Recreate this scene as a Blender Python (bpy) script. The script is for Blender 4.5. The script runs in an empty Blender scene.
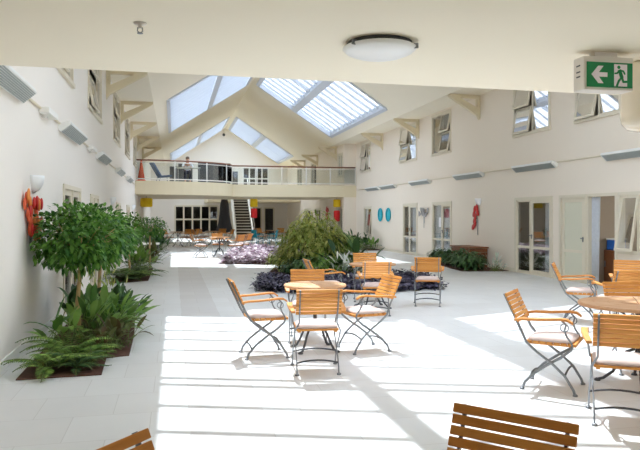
import bpy, math, random
from mathutils import Vector, Matrix, Euler
R = random.Random(7)
PI = math.pi
scn = bpy.context.scene
COL = scn.collection

# ------------------------------------------------------------------ materials
def lin(c):
    return tuple(((v/255.0)/12.92 if v/255.0 <= .04045 else ((v/255.0+.055)/1.055)**2.4) for v in c)

def mat(name, rgb, rough=.6, metal=0.0, spec=.4, var=0.0, noise=0.0, nscale=6.0, rgb2=None, trans=0.0, emit=None, estr=0.0):
    """plain principled material; var = per-island brightness change, noise = cloudy mottling, rgb2 = second island colour"""
    m = bpy.data.materials.new(name); m.use_nodes = True
    nt = m.node_tree; n = nt.nodes; b = n['Principled BSDF']
    col = lin(rgb) + (1,)
    b.inputs['Base Color'].default_value = col
    b.inputs['Roughness'].default_value = rough
    b.inputs['Metallic'].default_value = metal
    b.inputs['Specular IOR Level'].default_value = spec
    src = None
    if rgb2 is not None or var > 0:
        g = n.new('ShaderNodeNewGeometry')
        mix = n.new('ShaderNodeMix'); mix.data_type = 'RGBA'
        nt.links.new(g.outputs['Random Per Island'], mix.inputs[0])
        if rgb2 is None:
            mix.inputs[6].default_value = tuple(v*(1-var) for v in col[:3]) + (1,)
            mix.inputs[7].default_value = tuple(min(1, v*(1+var)) for v in col[:3]) + (1,)
        else:
            mix.inputs[6].default_value = col; mix.inputs[7].default_value = lin(rgb2) + (1,)
        src = mix.outputs[2]
    if noise > 0:
        tc = n.new('ShaderNodeTexCoord'); no = n.new('ShaderNodeTexNoise')
        no.inputs['Scale'].default_value = nscale; no.inputs['Detail'].default_value = 4
        nt.links.new(tc.outputs['Object'], no.inputs['Vector'])
        mr = n.new('ShaderNodeMapRange'); mr.inputs[3].default_value = 1-noise; mr.inputs[4].default_value = 1+noise
        nt.links.new(no.outputs['Fac'], mr.inputs[0])
        mul = n.new('ShaderNodeVectorMath'); mul.operation = 'SCALE'
        if src: nt.links.new(src, mul.inputs[0])
        else: mul.inputs[0].default_value = col[:3]
        nt.links.new(mr.outputs[0], mul.inputs['Scale'])
        src = mul.outputs[0]
    if src: nt.links.new(src, b.inputs['Base Color'])
    if trans > 0:
        t = n.new('ShaderNodeBsdfTranslucent'); ms = n.new('ShaderNodeMixShader'); ms.inputs[0].default_value = trans
        if src: nt.links.new(src, t.inputs['Color'])
        else: t.inputs['Color'].default_value = col
        nt.links.new(b.outputs[0], ms.inputs[1]); nt.links.new(t.outputs[0], ms.inputs[2])
        nt.links.new(ms.outputs[0], n['Material Output'].inputs['Surface'])
    if emit:
        b.inputs['Emission Color'].default_value = lin(emit) + (1,); b.inputs['Emission Strength'].default_value = estr
    return m

def wood_mat(name, rgb_a, rgb_b, axis=0, rough=.5):
    m = bpy.data.materials.new(name); m.use_nodes = True
    nt = m.node_tree; n = nt.nodes; b = n['Principled BSDF']; b.inputs['Roughness'].default_value = rough
    b.inputs['Specular IOR Level'].default_value = .3
    tc = n.new('ShaderNodeTexCoord'); mp = n.new('ShaderNodeMapping')
    sc = [60, 60, 60]; sc[axis] = 5
    mp.inputs['Scale'].default_value = sc
    no = n.new('ShaderNodeTexNoise'); no.inputs['Scale'].default_value = 1.0; no.inputs['Detail'].default_value = 3
    g = n.new('ShaderNodeNewGeometry')
    add = n.new('ShaderNodeMath'); add.operation = 'MULTIPLY_ADD'; add.inputs[1].default_value = .6
    sub = n.new('ShaderNodeMath'); sub.operation = 'MULTIPLY_ADD'; sub.inputs[1].default_value = .9; sub.inputs[2].default_value = -.2
    nt.links.new(tc.outputs['Object'], mp.inputs[0]); nt.links.new(mp.outputs[0], no.inputs['Vector'])
    nt.links.new(no.outputs['Fac'], sub.inputs[0])
    nt.links.new(g.outputs['Random Per Island'], add.inputs[0]); nt.links.new(sub.outputs[0], add.inputs[2])
    mix = n.new('ShaderNodeMix'); mix.data_type = 'RGBA'
    mix.inputs[6].default_value = lin(rgb_a) + (1,); mix.inputs[7].default_value = lin(rgb_b) + (1,)
    nt.links.new(add.outputs[0], mix.inputs[0]); nt.links.new(mix.outputs[2], b.inputs['Base Color'])
    return m

def glass_mat(name, tint=(.86, .9, .92), refl=1.0):
    m = bpy.data.materials.new(name); m.use_nodes = True
    nt = m.node_tree; n = nt.nodes; n.remove(n['Principled BSDF'])
    tr = n.new('ShaderNodeBsdfTransparent'); tr.inputs[0].default_value = tint + (1,)
    gl = n.new('ShaderNodeBsdfGlossy'); gl.inputs['Roughness'].default_value = .02
    fr = n.new('ShaderNodeFresnel'); fr.inputs[0].default_value = 1.5
    mu = n.new('ShaderNodeMath'); mu.operation = 'MULTIPLY'; mu.inputs[1].default_value = refl; mu.use_clamp = True
    ms = n.new('ShaderNodeMixShader')
    nt.links.new(fr.outputs[0], mu.inputs[0]); nt.links.new(mu.outputs[0], ms.inputs[0])
    nt.links.new(tr.outputs[0], ms.inputs[1]); nt.links.new(gl.outputs[0], ms.inputs[2])
    nt.links.new(ms.outputs[0], n['Material Output'].inputs['Surface'])
    return m

def floor_mat():
    m = bpy.data.materials.new('stone_tile'); m.use_nodes = True
    nt = m.node_tree; n = nt.nodes; b = n['Principled BSDF']
    b.inputs['Roughness'].default_value = .38; b.inputs['Specular IOR Level'].default_value = .35
    tc = n.new('ShaderNodeTexCoord'); mp = n.new('ShaderNodeMapping'); mp.inputs['Location'].default_value = (-.12, .0, 0)
    br = n.new('ShaderNodeTexBrick'); br.offset = 0.5; br.inputs['Scale'].default_value = 1.0
    br.inputs['Brick Width'].default_value = .6; br.inputs['Row Height'].default_value = .6
    br.inputs['Mortar Size'].default_value = .004; br.inputs['Mortar Smooth'].default_value = .3
    br.inputs['Color1'].default_value = lin((224, 224, 223)) + (1,); br.inputs['Color2'].default_value = lin((218, 217, 215)) + (1,)
    br.inputs['Mortar'].default_value = lin((204, 202, 199)) + (1,)
    nt.links.new(tc.outputs['Object'], mp.inputs[0]); nt.links.new(mp.outputs[0], br.inputs['Vector'])
    # the darker strip of tiles that runs down the hall
    sx = n.new('ShaderNodeSeparateXYZ'); nt.links.new(tc.outputs['Object'], sx.inputs[0])
    c1 = n.new('ShaderNodeMath'); c1.operation = 'COMPARE'; c1.inputs[1].default_value = .42; c1.inputs[2].default_value = .30
    nt.links.new(sx.outputs[0], c1.inputs[0])
    mx = n.new('ShaderNodeMix'); mx.data_type = 'RGBA'; mx.blend_type = 'MULTIPLY'
    mx.inputs[7].default_value = (.885, .855, .84, 1)
    nt.links.new(c1.outputs[0], mx.inputs[0]); nt.links.new(br.outputs['Color'], mx.inputs[6])
    no = n.new('ShaderNodeTexNoise'); no.inputs['Scale'].default_value = 1.6; no.inputs['Detail'].default_value = 5
    nt.links.new(tc.outputs['Object'], no.inputs['Vector'])
    mr = n.new('ShaderNodeMapRange'); mr.inputs[3].default_value = .93; mr.inputs[4].default_value = 1.05
    nt.links.new(no.outputs['Fac'], mr.inputs[0])
    mul = n.new('ShaderNodeVectorMath'); mul.operation = 'SCALE'
    nt.links.new(mx.outputs[2], mul.inputs[0]); nt.links.new(mr.outputs[0], mul.inputs['Scale'])
    nt.links.new(mul.outputs[0], b.inputs['Base Color'])
    return m

M = dict(
    wall=mat('wall_paint', (237, 226, 211), .8, noise=.02, nscale=.7),
    wall_l=mat('wall_paint_pale', (236, 230, 222), .8, noise=.02, nscale=.7),
    ceil=mat('ceiling_paint', (243, 235, 216), .8, noise=.015, nscale=.5),
    trim=mat('trim_cream', (224, 211, 180), .6),
    white=mat('white_paint', (236, 234, 228), .5),
    bar=mat('white_aluminium', (200, 206, 216), .4),
    joinery=mat('joinery_cream', (222, 213, 193), .5),
    floor=floor_mat(),
    dark_floor=mat('carpet_brown', (120, 108, 98), .9),
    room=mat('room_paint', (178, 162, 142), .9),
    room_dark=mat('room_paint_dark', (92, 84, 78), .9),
    glass=glass_mat('glass', (.9, .92, .92), .4),
    glass_up=glass_mat('glass_reflective', (.6, .64, .7), 4.5),
    glass_clear=glass_mat('glass_balustrade', (.92, .95, .95), 1.0),
    glass_sky=glass_mat('skylight_glazing', (.62, .66, .70), .6),
    wood=wood_mat('teak', (194, 120, 48), (228, 166, 88), 0),
    wood_y=wood_mat('teak_along', (194, 120, 52), (226, 164, 92), 1),
    wood_top=wood_mat('teak_weathered', (186, 132, 88), (210, 168, 128), 0),
    brown_wood=wood_mat('brown_timber', (118, 72, 44), (146, 94, 60), 0),
    steel=mat('grey_steel', (132, 136, 140), .42, .35),
    dark_steel=mat('dark_steel', (78, 80, 84), .5, .3),
    cushion=mat('cushion_fabric', (206, 186, 178), .9, noise=.04, nscale=20),
    rubber=mat('rubber', (48, 46, 44), .8),
    soil=mat('bark_mulch', (92, 62, 50), .95, noise=.5, nscale=30),
    leaf_a=mat('leaf_ficus', (44, 92, 34), .42, rgb2=(112, 158, 66), trans=.2),
    leaf_b=mat('leaf_fern', (70, 112, 44), .5, rgb2=(150, 180, 86), trans=.25),
    leaf_c=mat('leaf_lily', (74, 116, 50), .4, rgb2=(150, 184, 92), trans=.25),
    leaf_d=mat('leaf_dark', (44, 76, 42), .4, rgb2=(92, 128, 74), trans=.15),
    leaf_y=mat('leaf_bush', (120, 146, 58), .5, rgb2=(214, 212, 128), trans=.3),
    leaf_br=mat('leaf_bronze', (86, 70, 44), .5, rgb2=(98, 112, 56), trans=.2),
    leaf_p=mat('leaf_purple', (48, 44, 62), .5, rgb2=(104, 98, 120), trans=.1),
    leaf_pk=mat('leaf_pink', (126, 84, 108), .6, rgb2=(236, 224, 228), trans=.25),
    leaf_pale=mat('leaf_pale', (180, 192, 172), .5, rgb2=(240, 240, 232), trans=.25),
    bark=mat('trunk_bark', (188, 158, 112), .8, noise=.15, nscale=14),
    stem=mat('green_stem', (96, 112, 60), .7),
    heater=mat('heater_housing', (232, 232, 228), .45),
    grille=mat('heater_grille', (164, 170, 168), .5),
    pipe=mat('conduit', (222, 212, 190), .5),
    opal=mat('opal_glass', (246, 248, 250), .3, spec=.4),
    drum=mat('drum_shade', (240, 228, 206), .12, spec=.7),
    green=mat('sign_green', (0, 132, 74), .35),
    signwhite=mat('sign_white', (240, 232, 240), .4),
    signbody=mat('sign_body', (226, 220, 212), .5),
    teal=mat('teal_paint', (20, 170, 190), .35),
    teal_chair=mat('teal_plastic', (24, 140, 158), .4),
    blue_pale=mat('pale_teal', (90, 200, 212), .35),
    red=mat('red_enamel', (196, 44, 40), .4), coral=mat('coral_enamel', (222, 96, 62), .4), orange=mat('orange_enamel', (230, 140, 70), .4),
    greymetal=mat('sculpture_grey', (158, 156, 156), .45, .3),
    cone=mat('cone_orange', (236, 84, 34), .5),
    yellow=mat('yellow_cloth', (222, 186, 30), .8), redcloth=mat('red_cloth', (200, 34, 34), .8),
    umb=mat('umbrella_cloth', (74, 74, 80), .85, noise=.12, nscale=4),
    curtain=mat('curtain_cloth', (226, 228, 232), .85, noise=.12, nscale=18, trans=.2),
    beige_curtain=mat('beige_curtain_cloth', (196, 168, 132), .85, noise=.1, nscale=12),
    blind=mat('pale_blind', (214, 212, 192), .7),
    panel=mat('grey_partition', (104, 104, 106), .85),
    blue=mat('blue_fabric', (70, 98, 138), .8), bluebox=mat('blue_plastic', (44, 104, 190), .5),
    skin=mat('skin', (206, 158, 132), .6), hair=mat('grey_hair', (110, 96, 86), .8),
    shirt=mat('white_shirt', (236, 236, 240), .8), trousers=mat('navy_trousers', (52, 62, 88), .85),
    paper=mat('paper', (240, 238, 240), .7),
    rail=mat('handrail_timber', (126, 78, 58), .45),
    tread=mat('stair_tread', (206, 198, 184), .7), riser=mat('stair_gap_shade', (62, 54, 50), .8),
)

# ------------------------------------------------------------------ mesh helper
class MB:
    def __init__(s): s.v = []; s.f = []; s.sm = []
    def _add(s, vs, fs, smooth=False):
        o = len(s.v); s.v += [tuple(p) for p in vs]; s.f += [tuple(i+o for i in f) for f in fs]; s.sm += [smooth]*len(fs); return s
    def box(s, a, b, xf=None):
        x0, y0, z0 = a; x1, y1, z1 = b
        vs = [(x0,y0,z0),(x1,y0,z0),(x1,y1,z0),(x0,y1,z0),(x0,y0,z1),(x1,y0,z1),(x1,y1,z1),(x0,y1,z1)]
        if xf: vs = [xf(p) for p in vs]
        return s._add(vs, [(0,3,2,1),(4,5,6,7),(0,1,5,4),(1,2,6,5),(2,3,7,6),(3,0,4,7)])
    def cbox(s, c, sz, rot=None):
        h = [d/2 for d in sz]; c = Vector(c)
        q = rot or Matrix.Identity(3)
        return s.box([-d for d in h], h, lambda p: c + q @ Vector(p))
    def tube(s, pts, r, n=8, caps=True, flat=None):
        """round bar through points; r number or list; flat=(axis, factor) squeezes the section along an axis"""
        pts = [Vector(p) for p in pts]; m = len(pts); rs = r if isinstance(r, (list, tuple)) else [r]*m
        vs = []; t0 = (pts[1]-pts[0]).normalized()
        ref = Vector((0,0,1)) if abs(t0.z) < .9 else Vector((1,0,0))
        u = t0.cross(ref).normalized()
        for i, p in enumerate(pts):
            t = (pts[min(i+1,m-1)]-pts[max(i-1,0)]).normalized()
            u = (u - t*u.dot(t)).normalized(); w = t.cross(u)
            for k in range(n):
                a = 2*PI*k/n; d = u*math.cos(a)*rs[i] + w*math.sin(a)*rs[i]
                if flat: d[flat[0]] *= flat[1]
                vs.append(p + d)
        fs = [(i*n+k, i*n+(k+1)%n, (i+1)*n+(k+1)%n, (i+1)*n+k) for i in range(m-1) for k in range(n)]
        if caps: fs += [tuple(range(n-1,-1,-1)), tuple((m-1)*n+k for k in range(n))]
        return s._add(vs, fs, True)
    def lathe(s, prof, c=(0,0,0), n=24, xf=None, smooth=True):
        vs = []; c = Vector(c)
        for (r, z) in prof:
            for k in range(n):
                a = 2*PI*k/n; p = Vector((r*math.cos(a), r*math.sin(a), z)); p = xf(p) if xf else p
                vs.append(c + p)
        m = len(prof)
        fs = [(i*n+k, i*n+(k+1)%n, (i+1)*n+(k+1)%n, (i+1)*n+k) for i in range(m-1) for k in range(n)]
        fs += [tuple(range(n-1,-1,-1)), tuple((m-1)*n+k for k in range(n))]
        return s._add(vs, fs, smooth)
    def prism(s, poly, a, b, xf):
        """2-D polygon extruded from a to b; xf maps (u, v, w) to a point"""
        n = len(poly)
        vs = [xf(u, v, a) for u, v in poly] + [xf(u, v, b) for u, v in poly]
        fs = [tuple(range(n-1,-1,-1)), tuple(range(n,2*n))] + [(i,(i+1)%n,n+(i+1)%n,n+i) for i in range(n)]
        return s._add(vs, fs)
    def ellipsoid(s, c, r, n=12, m=8, rot=None):
        c = Vector(c); vs = []; q = rot or Matrix.Identity(3)
        for i in range(1, m):
            t = PI*i/m
            for k in range(n):
                a = 2*PI*k/n
                vs.append(c + q @ Vector((r[0]*math.sin(t)*math.cos(a), r[1]*math.sin(t)*math.sin(a), r[2]*math.cos(t))))
        vs += [c + q @ Vector((0,0,r[2])), c - q @ Vector((0,0,r[2]))]
        t, b = len(vs)-2, len(vs)-1
        fs = [(i*n+k, (i+1)*n+k, (i+1)*n+(k+1)%n, i*n+(k+1)%n) for i in range(m-2) for k in range(n)]
        fs += [(t, k, (k+1)%n) for k in range(n)] + [(b, (m-2)*n+(k+1)%n, (m-2)*n+k) for k in range(n)]
        return s._add(vs, fs, True)
    def leaf(s, base, d, up, L, W, droop=.2, fold=.25, seg=2):
        """a folded leaf blade: midrib with two halves"""
        d = Vector(d).normalized(); up = Vector(up)
        sd = d.cross(up)
        if sd.length < 1e-4: sd = d.cross(Vector((1,.3,.1)))
        sd.normalize(); nr = sd.cross(d).normalized()
        base = Vector(base); mid = []; le = []; ri = []
        for i in range(seg+2):
            t = i/(seg+1); p = base + d*(L*t) - Vector((0,0,1))*(droop*L*t*t)
            w = W*.5*math.sin(PI*min(1, .12+t*.88))**.8 if 0 < i < seg+1 else 0
            mid.append(p)
            if w: le.append(p + sd*w + nr*w*fold); ri.append(p - sd*w + nr*w*fold)
        vs = mid + le + ri; m = len(mid); k = len(le); fs = []
        for (o, flip) in ((m, False), (m+k, True)):
            fs0 = [(0, 1, o)] + [(i, i+1, o+i, o+i-1) for i in range(1, k)] + [(k, k+1, o+k-1)]
            fs += [tuple(reversed(q)) if flip else q for q in fs0]
        return s._add(vs, fs, True)
    def build(s, name, material, parent=None, bevel=0):
        me = bpy.data.meshes.new(name); me.from_pydata(s.v, [], s.f); me.validate()
        if len(me.polygons) == len(s.sm): me.polygons.foreach_set('use_smooth', s.sm)
        me.materials.append(material); me.update()
        o = bpy.data.objects.new(name, me); COL.objects.link(o)
        if parent: o.parent = parent
        if bevel:
            b = o.modifiers.new('bevel', 'BEVEL'); b.width = bevel; b.segments = 2; b.limit_method = 'ANGLE'
        return o

def tag(o, label, cat, group=None, kind=None):
    o['label'] = label; o['category'] = cat
    if group: o['group'] = group
    if kind: o['kind'] = kind
    return o
def struct(o): o['kind'] = 'structure'; return o
def empty(name, loc=(0,0,0), rz=0, sc=1):
    o = bpy.data.objects.new(name, None); COL.objects.link(o); o.empty_display_size = .1
    o.location = loc; o.rotation_euler = (0,0,rz); o.scale = (sc,)*3; return o
KIDS = {}
def copy_tree(o, parent=None):
    c = o.copy(); COL.objects.link(c)
    if parent: c.parent = parent
    for ch in [x for x in o.children]: copy_tree(ch, c)
    return c

# ------------------------------------------------------------------ the hall
XL, XR, XF = -1.74, 9.51, 8.85          # left wall, right wall, right wall beyond the bridge
YB, YN = 50.5, -3.0                     # back wall, open near end
EH, RX, RH = 5.5, 3.885, 8.45           # eave soffit, ridge
FY, FH = 4.84, 2.65                     # edge and height of the low ceiling
BY0, BY1, BZ0, BZ1 = 33.0, 39.0, 2.6, 3.22   # bridge

def wall_grid(name, material, Y0, Y1, Z0, Z1, openings, X, out, thick=.16):
    """wall in the plane x=X growing outwards, with rectangular openings left free"""
    ys = sorted({Y0, Y1} | {v for o in openings for v in o[:2]}); zs = sorted({Z0, Z1} | {v for o in openings for v in o[2:4]})
    mb = MB(); a, b = sorted((X, X + out*thick))
    for j in range(len(zs)-1):
        run = None
        for i in range(len(ys)):
            solid = i < len(ys)-1 and not any(o[0] < (ys[i]+ys[i+1])/2 < o[1] and o[2] < (zs[j]+zs[j+1])/2 < o[3] for o in openings)
            if solid and run is None: run = ys[i]
            if not solid and run is not None: mb.box((a, run, zs[j]), (b, ys[i], zs[j+1])); run = None
    return struct(mb.build(name, material))

# openings (Y0, Y1, z0, z1)
UPZ = (3.88, 5.36)
R_UP = [(12.15, 13.75), (14.85, 16.65), (20.95, 22.65), (24.2, 26.1), (30.35, 32.05)]
L_UP = [(9.9, 11.9), (14.0, 16.4), (19.6, 21.9), (24.2, 26.6), (29.0, 31.2)]
R_DOOR = [(24.15, 25.75, 0, 2.1), (20.9, 22.6, 0, 2.1), (14.75, 16.58, 0, 2.1), (13.37, 14.42, 0, 2.1), (12.28, 13.3, 0, 2.1)]
R_WIN = [(10.9, 12.22, .82, 2.1), (30.2, 31.5, .67, 2.06)]
L_DOOR = [(10.95, 12.85, 0, 2.1), (14.35, 15.8, 0, 2.05), (20.6, 22.2, 0, 2.0), (25.0, 26.6, 0, 2.0)]
wall_grid('wall_right', M['wall'], YN, BY0, 0, EH+.2, [(a, b) + UPZ for a, b in R_UP] + R_DOOR + R_WIN, XR, 1)
wall_grid('wall_left', M['wall_l'], YN, YB+.2, 0, EH+.2, [(a, b) + UPZ for a, b in L_UP] + L_DOOR, XL, -1)
F_DOOR = [(41.6, 43.6, 0, 2.1), (38.6, 40.1, 0, 2.1)]
F_WIN = [(34.55 - 1.3, 34.5, .8, 2.1)]
F_UP = [(33.3, 34.3, 3.75, 5.0), (39.8, 41.4, 3.6, 5.1), (44.5, 46.3, 3.6, 5.1)]
wall_grid('wall_right.001', M['wall'], BY0+.16, YB+.2, 0, EH+.2, F_DOOR + F_WIN + F_UP, XF, 1)
struct(MB().box((XF, BY0, 0), (XR+.16, BY0+.16, EH+.2)).build('wall_right.002', M['wall']))

# back wall with its openings (x along, z up)
def wall_y(name, material, X0, X1, Z0, Z1, openings, Y, thick=.16):
    xs = sorted({X0, X1} | {v for o in openings for v in o[:2]}); zs = sorted({Z0, Z1} | {v for o in openings for v in o[2:4]}); mb = MB()
    for j in range(len(zs)-1):
        for i in range(len(xs)-1):
            if not any(o[0] < (xs[i]+xs[i+1])/2 < o[1] and o[2] < (zs[j]+zs[j+1])/2 < o[3] for o in openings):
                mb.box((xs[i], Y, zs[j]), (xs[i+1], Y+thick, zs[j+1]))
    return mb
B_OPEN = [(.08, 3.35, .3, 2.38), (5.75, 6.75, 0, 2.24), (7.0, 7.75, .1, 2.24), (4.36, 4.95, 3.22, 5.15), (5.3, 7.3, 3.7, 5.4)]
mb = wall_y('wall_back', M['wall_l'], XL, XF+.2, 0, EH, B_OPEN, YB)
mb.prism([(XL, EH), (XF+.8, EH), (RX, RH+.1)], YB, YB+.16, lambda u, v, w: (u, w, v))
struct(mb.build('wall_back', M['wall_l']))

# floor
struct(MB().box((XL-.2, YN, -.2), (XR+.2, YB+.2, 0)).build('floor', M['floor']))
# side rooms behind the openings
for nm, x0, x1 in (('right', XR+.16, 12.8), ('left', -5.0, XL-.16)):
    xo = x1 if nm == 'right' else x0
    sg = 1 if nm == 'right' else -1
    added_win = [(8.0, 12.0, .9, 2.3)] if nm == 'right' else []  # unseen window, added so daylight brightens the side room
    wall_grid('wall_%s_outer' % nm, M['room'], 6, YB, -.1, EH+.2, added_win, xo, sg, .1)
    for o in added_win:
        f = struct(MB().box((xo, o[0], o[2]), (xo+.1, o[1], o[2]+.05)).box((xo, o[0], o[3]-.05), (xo+.1, o[1], o[3])).box((xo, (o[0]+o[1])/2-.03, o[2]+.05), (xo+.1, (o[0]+o[1])/2+.03, o[3]-.05)).build('window_40', M['joinery']))
        MB().box((xo+.05, o[0], o[2]), (xo+.058, o[1], o[3])).build('pane', M['glass'], f)
    struct(MB().box((x0, 6, -.1), (x1, YB, 0)).build('floor_%s' % nm, M['dark_floor']))
    struct(MB().box((x0, 6, 2.7), (x1, YB, 3.1)).build('ceiling_%s' % nm, M['room']))
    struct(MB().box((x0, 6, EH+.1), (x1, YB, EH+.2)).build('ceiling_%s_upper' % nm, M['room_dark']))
    struct(MB().box((x0, 5.9, -.1), (x1, 6.0, EH+.2)).box((x0, YB, -.1), (x1, YB+.1, EH+.2)).build('wall_%s_end' % nm, M['room']))
    for k, yy in enumerate((13.33, 17.6, 27.5)):
        struct(MB().box((x0, yy-.02, 0), (x1, yy+.02, EH+.1)).build('wall_%s_cross' % nm, M['room']))
# room behind the back wall
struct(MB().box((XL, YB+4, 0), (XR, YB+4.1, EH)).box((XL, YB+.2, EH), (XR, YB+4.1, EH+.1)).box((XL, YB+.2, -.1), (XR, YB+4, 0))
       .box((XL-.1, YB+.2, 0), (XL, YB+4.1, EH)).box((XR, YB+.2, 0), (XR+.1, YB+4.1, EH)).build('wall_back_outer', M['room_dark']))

# roof: eave soffits, slopes with skylight openings
S = (RH-5.45)/(RX-(XL+1.06)); RT = .18
def roofz(d): return 5.45 + S*d                      # d = distance in from the soffit edge
W2 = RX-(XL+1.06)
DL, DM, DU = .48, 2.42, W2-.28                        # skylight lower edge, purlin, upper edge
SKY = [(5.1, 13.55), (23.5, 32.5), (43.4, 49.8)]
def side(sg):
    return (lambda d: XL+1.06+d) if sg < 0 else (lambda d: 2*RX-(XL+1.06)-d)
for sg, nm in ((-1, 'left'), (1, 'right')):
    fx = side(sg)
    xe = XL if sg < 0 else XR
    mb = MB().box((min(xe-.16*(sg<0), fx(0)), FY, 5.45), (max(xe+.16*(sg>0), fx(0)), YB+.16, 5.6))
    def slab(d0, d1, y0, y1):
        mb.prism([(fx(d0), roofz(d0)), (fx(d1), roofz(d1)), (fx(d1), roofz(d1)+RT), (fx(d0), roofz(d0)+RT)], y0, y1, lambda u, v, w: (u, w, v))
    slab(0, DL, FY-3, YB+.16); slab(DU, W2+.02, FY-3, YB+.16)
    edges = [FY-3] + [v for p in SKY for v in p] + [YB+.16]
    for a, b in zip(edges[0::2], edges[1::2]):
        if b > a: slab(DL, DU, a, b)
    struct(mb.build('ceiling_%s_slope' % nm, M['ceil']))

def skylight(i, sg, y0, y1):
    fx = side(sg)
    def P(d, y, h=0): # point on the slope, h above the ceiling face
        return (fx(d), y, roofz(d)+h)
    def bar(mb, d0, d1, ya, yb, h0=.0, h1=.2):
        vs = [P(d0,ya,h0), P(d1,ya,h0), P(d1,yb,h0), P(d0,yb,h0), P(d0,ya,h1), P(d1,ya,h1), P(d1,yb,h1), P(d0,yb,h1)]
        mb._add(vs, [(0,3,2,1),(4,5,6,7),(0,1,5,4),(1,2,6,5),(2,3,7,6),(3,0,4,7)])
    fr = MB(); ym = (y0+y1)/2
    bar(fr, DL-.06, DL+.06, y0, y1, -.05); bar(fr, DU-.08, DU+.08, y0, y1, -.05); bar(fr, DM-.13, DM+.13, y0, y1, -.04)
    bar(fr, DL, DU, y0-.08, y0+.06, -.05); bar(fr, DL, DU, y1-.06, y1+.08, -.05); bar(fr, DL, DU, ym-.15, ym-.10, -.0, .14); bar(fr, DL, DU, ym+.10, ym+.15, .0, .14)
    f = struct(fr.build('window_%d' % i, M['bar']))
    bb = MB(); n = 6
    for (a, b) in ((y0+.06, ym-.15), (ym+.15, y1-.06)):
        for k in range(1, n):
            yy = a + (b-a)*k/n
            bar(bb, DL+.06, DM-.13, yy-.022, yy+.022, .02, .14); bar(bb, DM+.13, DU-.08, yy-.022, yy+.022, .02, .14)
    bb.build('glazing_bars', M['bar'], f)
    g = MB(); bar(g, DL+.02, DU-.02, y0+.02, y1-.02, .15, .16); g.build('pane', M['glass_sky'], f)
i = 1
for y0, y1 in SKY:
    for sg in (-1, 1): skylight(i, sg, y0, y1); i += 1

# low ceiling over the near end with the storey above it
struct(MB().box((XL, YN, FH), (XR, FY, 3.0)).build('ceiling', M['ceil']))
mb = MB().box((XL, FY-.2, 3.0), (XR, FY-.04, EH)); mb.prism([(XL, EH), (XR, EH), (RX, RH+.1)], FY-.2, FY-.04, lambda u, v, w: (u, w, v))
struct(mb.build('wall_front', M['wall_l']))

NEAR_ADDED_WIN = [(5.0, 7.6, 1.0, 2.3)]  # unseen window behind the camera, added to light the near end
struct(wall_y('wall_near', M['wall'], XL-.16, XR+.16, 0, 3.0, NEAR_ADDED_WIN, YN-.16).build('wall_near', M['wall']))
# bridge slab with bowed left bay
def bow(x): # front edge of the bridge
    t = (x-XL)/4.64
    return BY0 - 2.6*math.sqrt(max(0, 1-t*t)) if t < 1 else BY0
front = [(XL + 4.64*math.sin(PI/2*k/16), 0) for k in range(17)]
front = [(x, bow(x)) for x, _ in front] + [(XF, BY0)]
poly = front + [(XF, BY1), (XL, BY1)]
XYZ = lambda u, v, w: (u, v, w)
struct(MB().prism(poly, BZ0, BZ1, XYZ).box((XF, BY0-.02, BZ0), (XR, BY0, BZ1)).build('floor_bridge', M['trim']))
struct(MB().box((2.3, 45.2, BZ0), (XF, YB, BZ1)).build('floor_landing', M['trim']))
# skirting boards
def skirting(name, X, sg, segs, m='white'):
    mb = MB()
    for a, b in segs:
        x0, x1 = sorted((X, X - sg*.018)); mb.box((x0, a, 0), (x1, b, .11))
    struct(mb.build(name, M[m]))
def gaps(y0, y1, doors):
    out = []; y = y0
    for d in sorted(doors):
        if d[2] < .05: out.append((y, d[0]-.06)); y = d[1]+.06
    out.append((y, y1)); return out
skirting('baseboard_left', XL, -1, gaps(YN, YB, L_DOOR)); skirting('baseboard_right', XR, 1, gaps(YN, BY0, R_DOOR), 'joinery')

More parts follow.
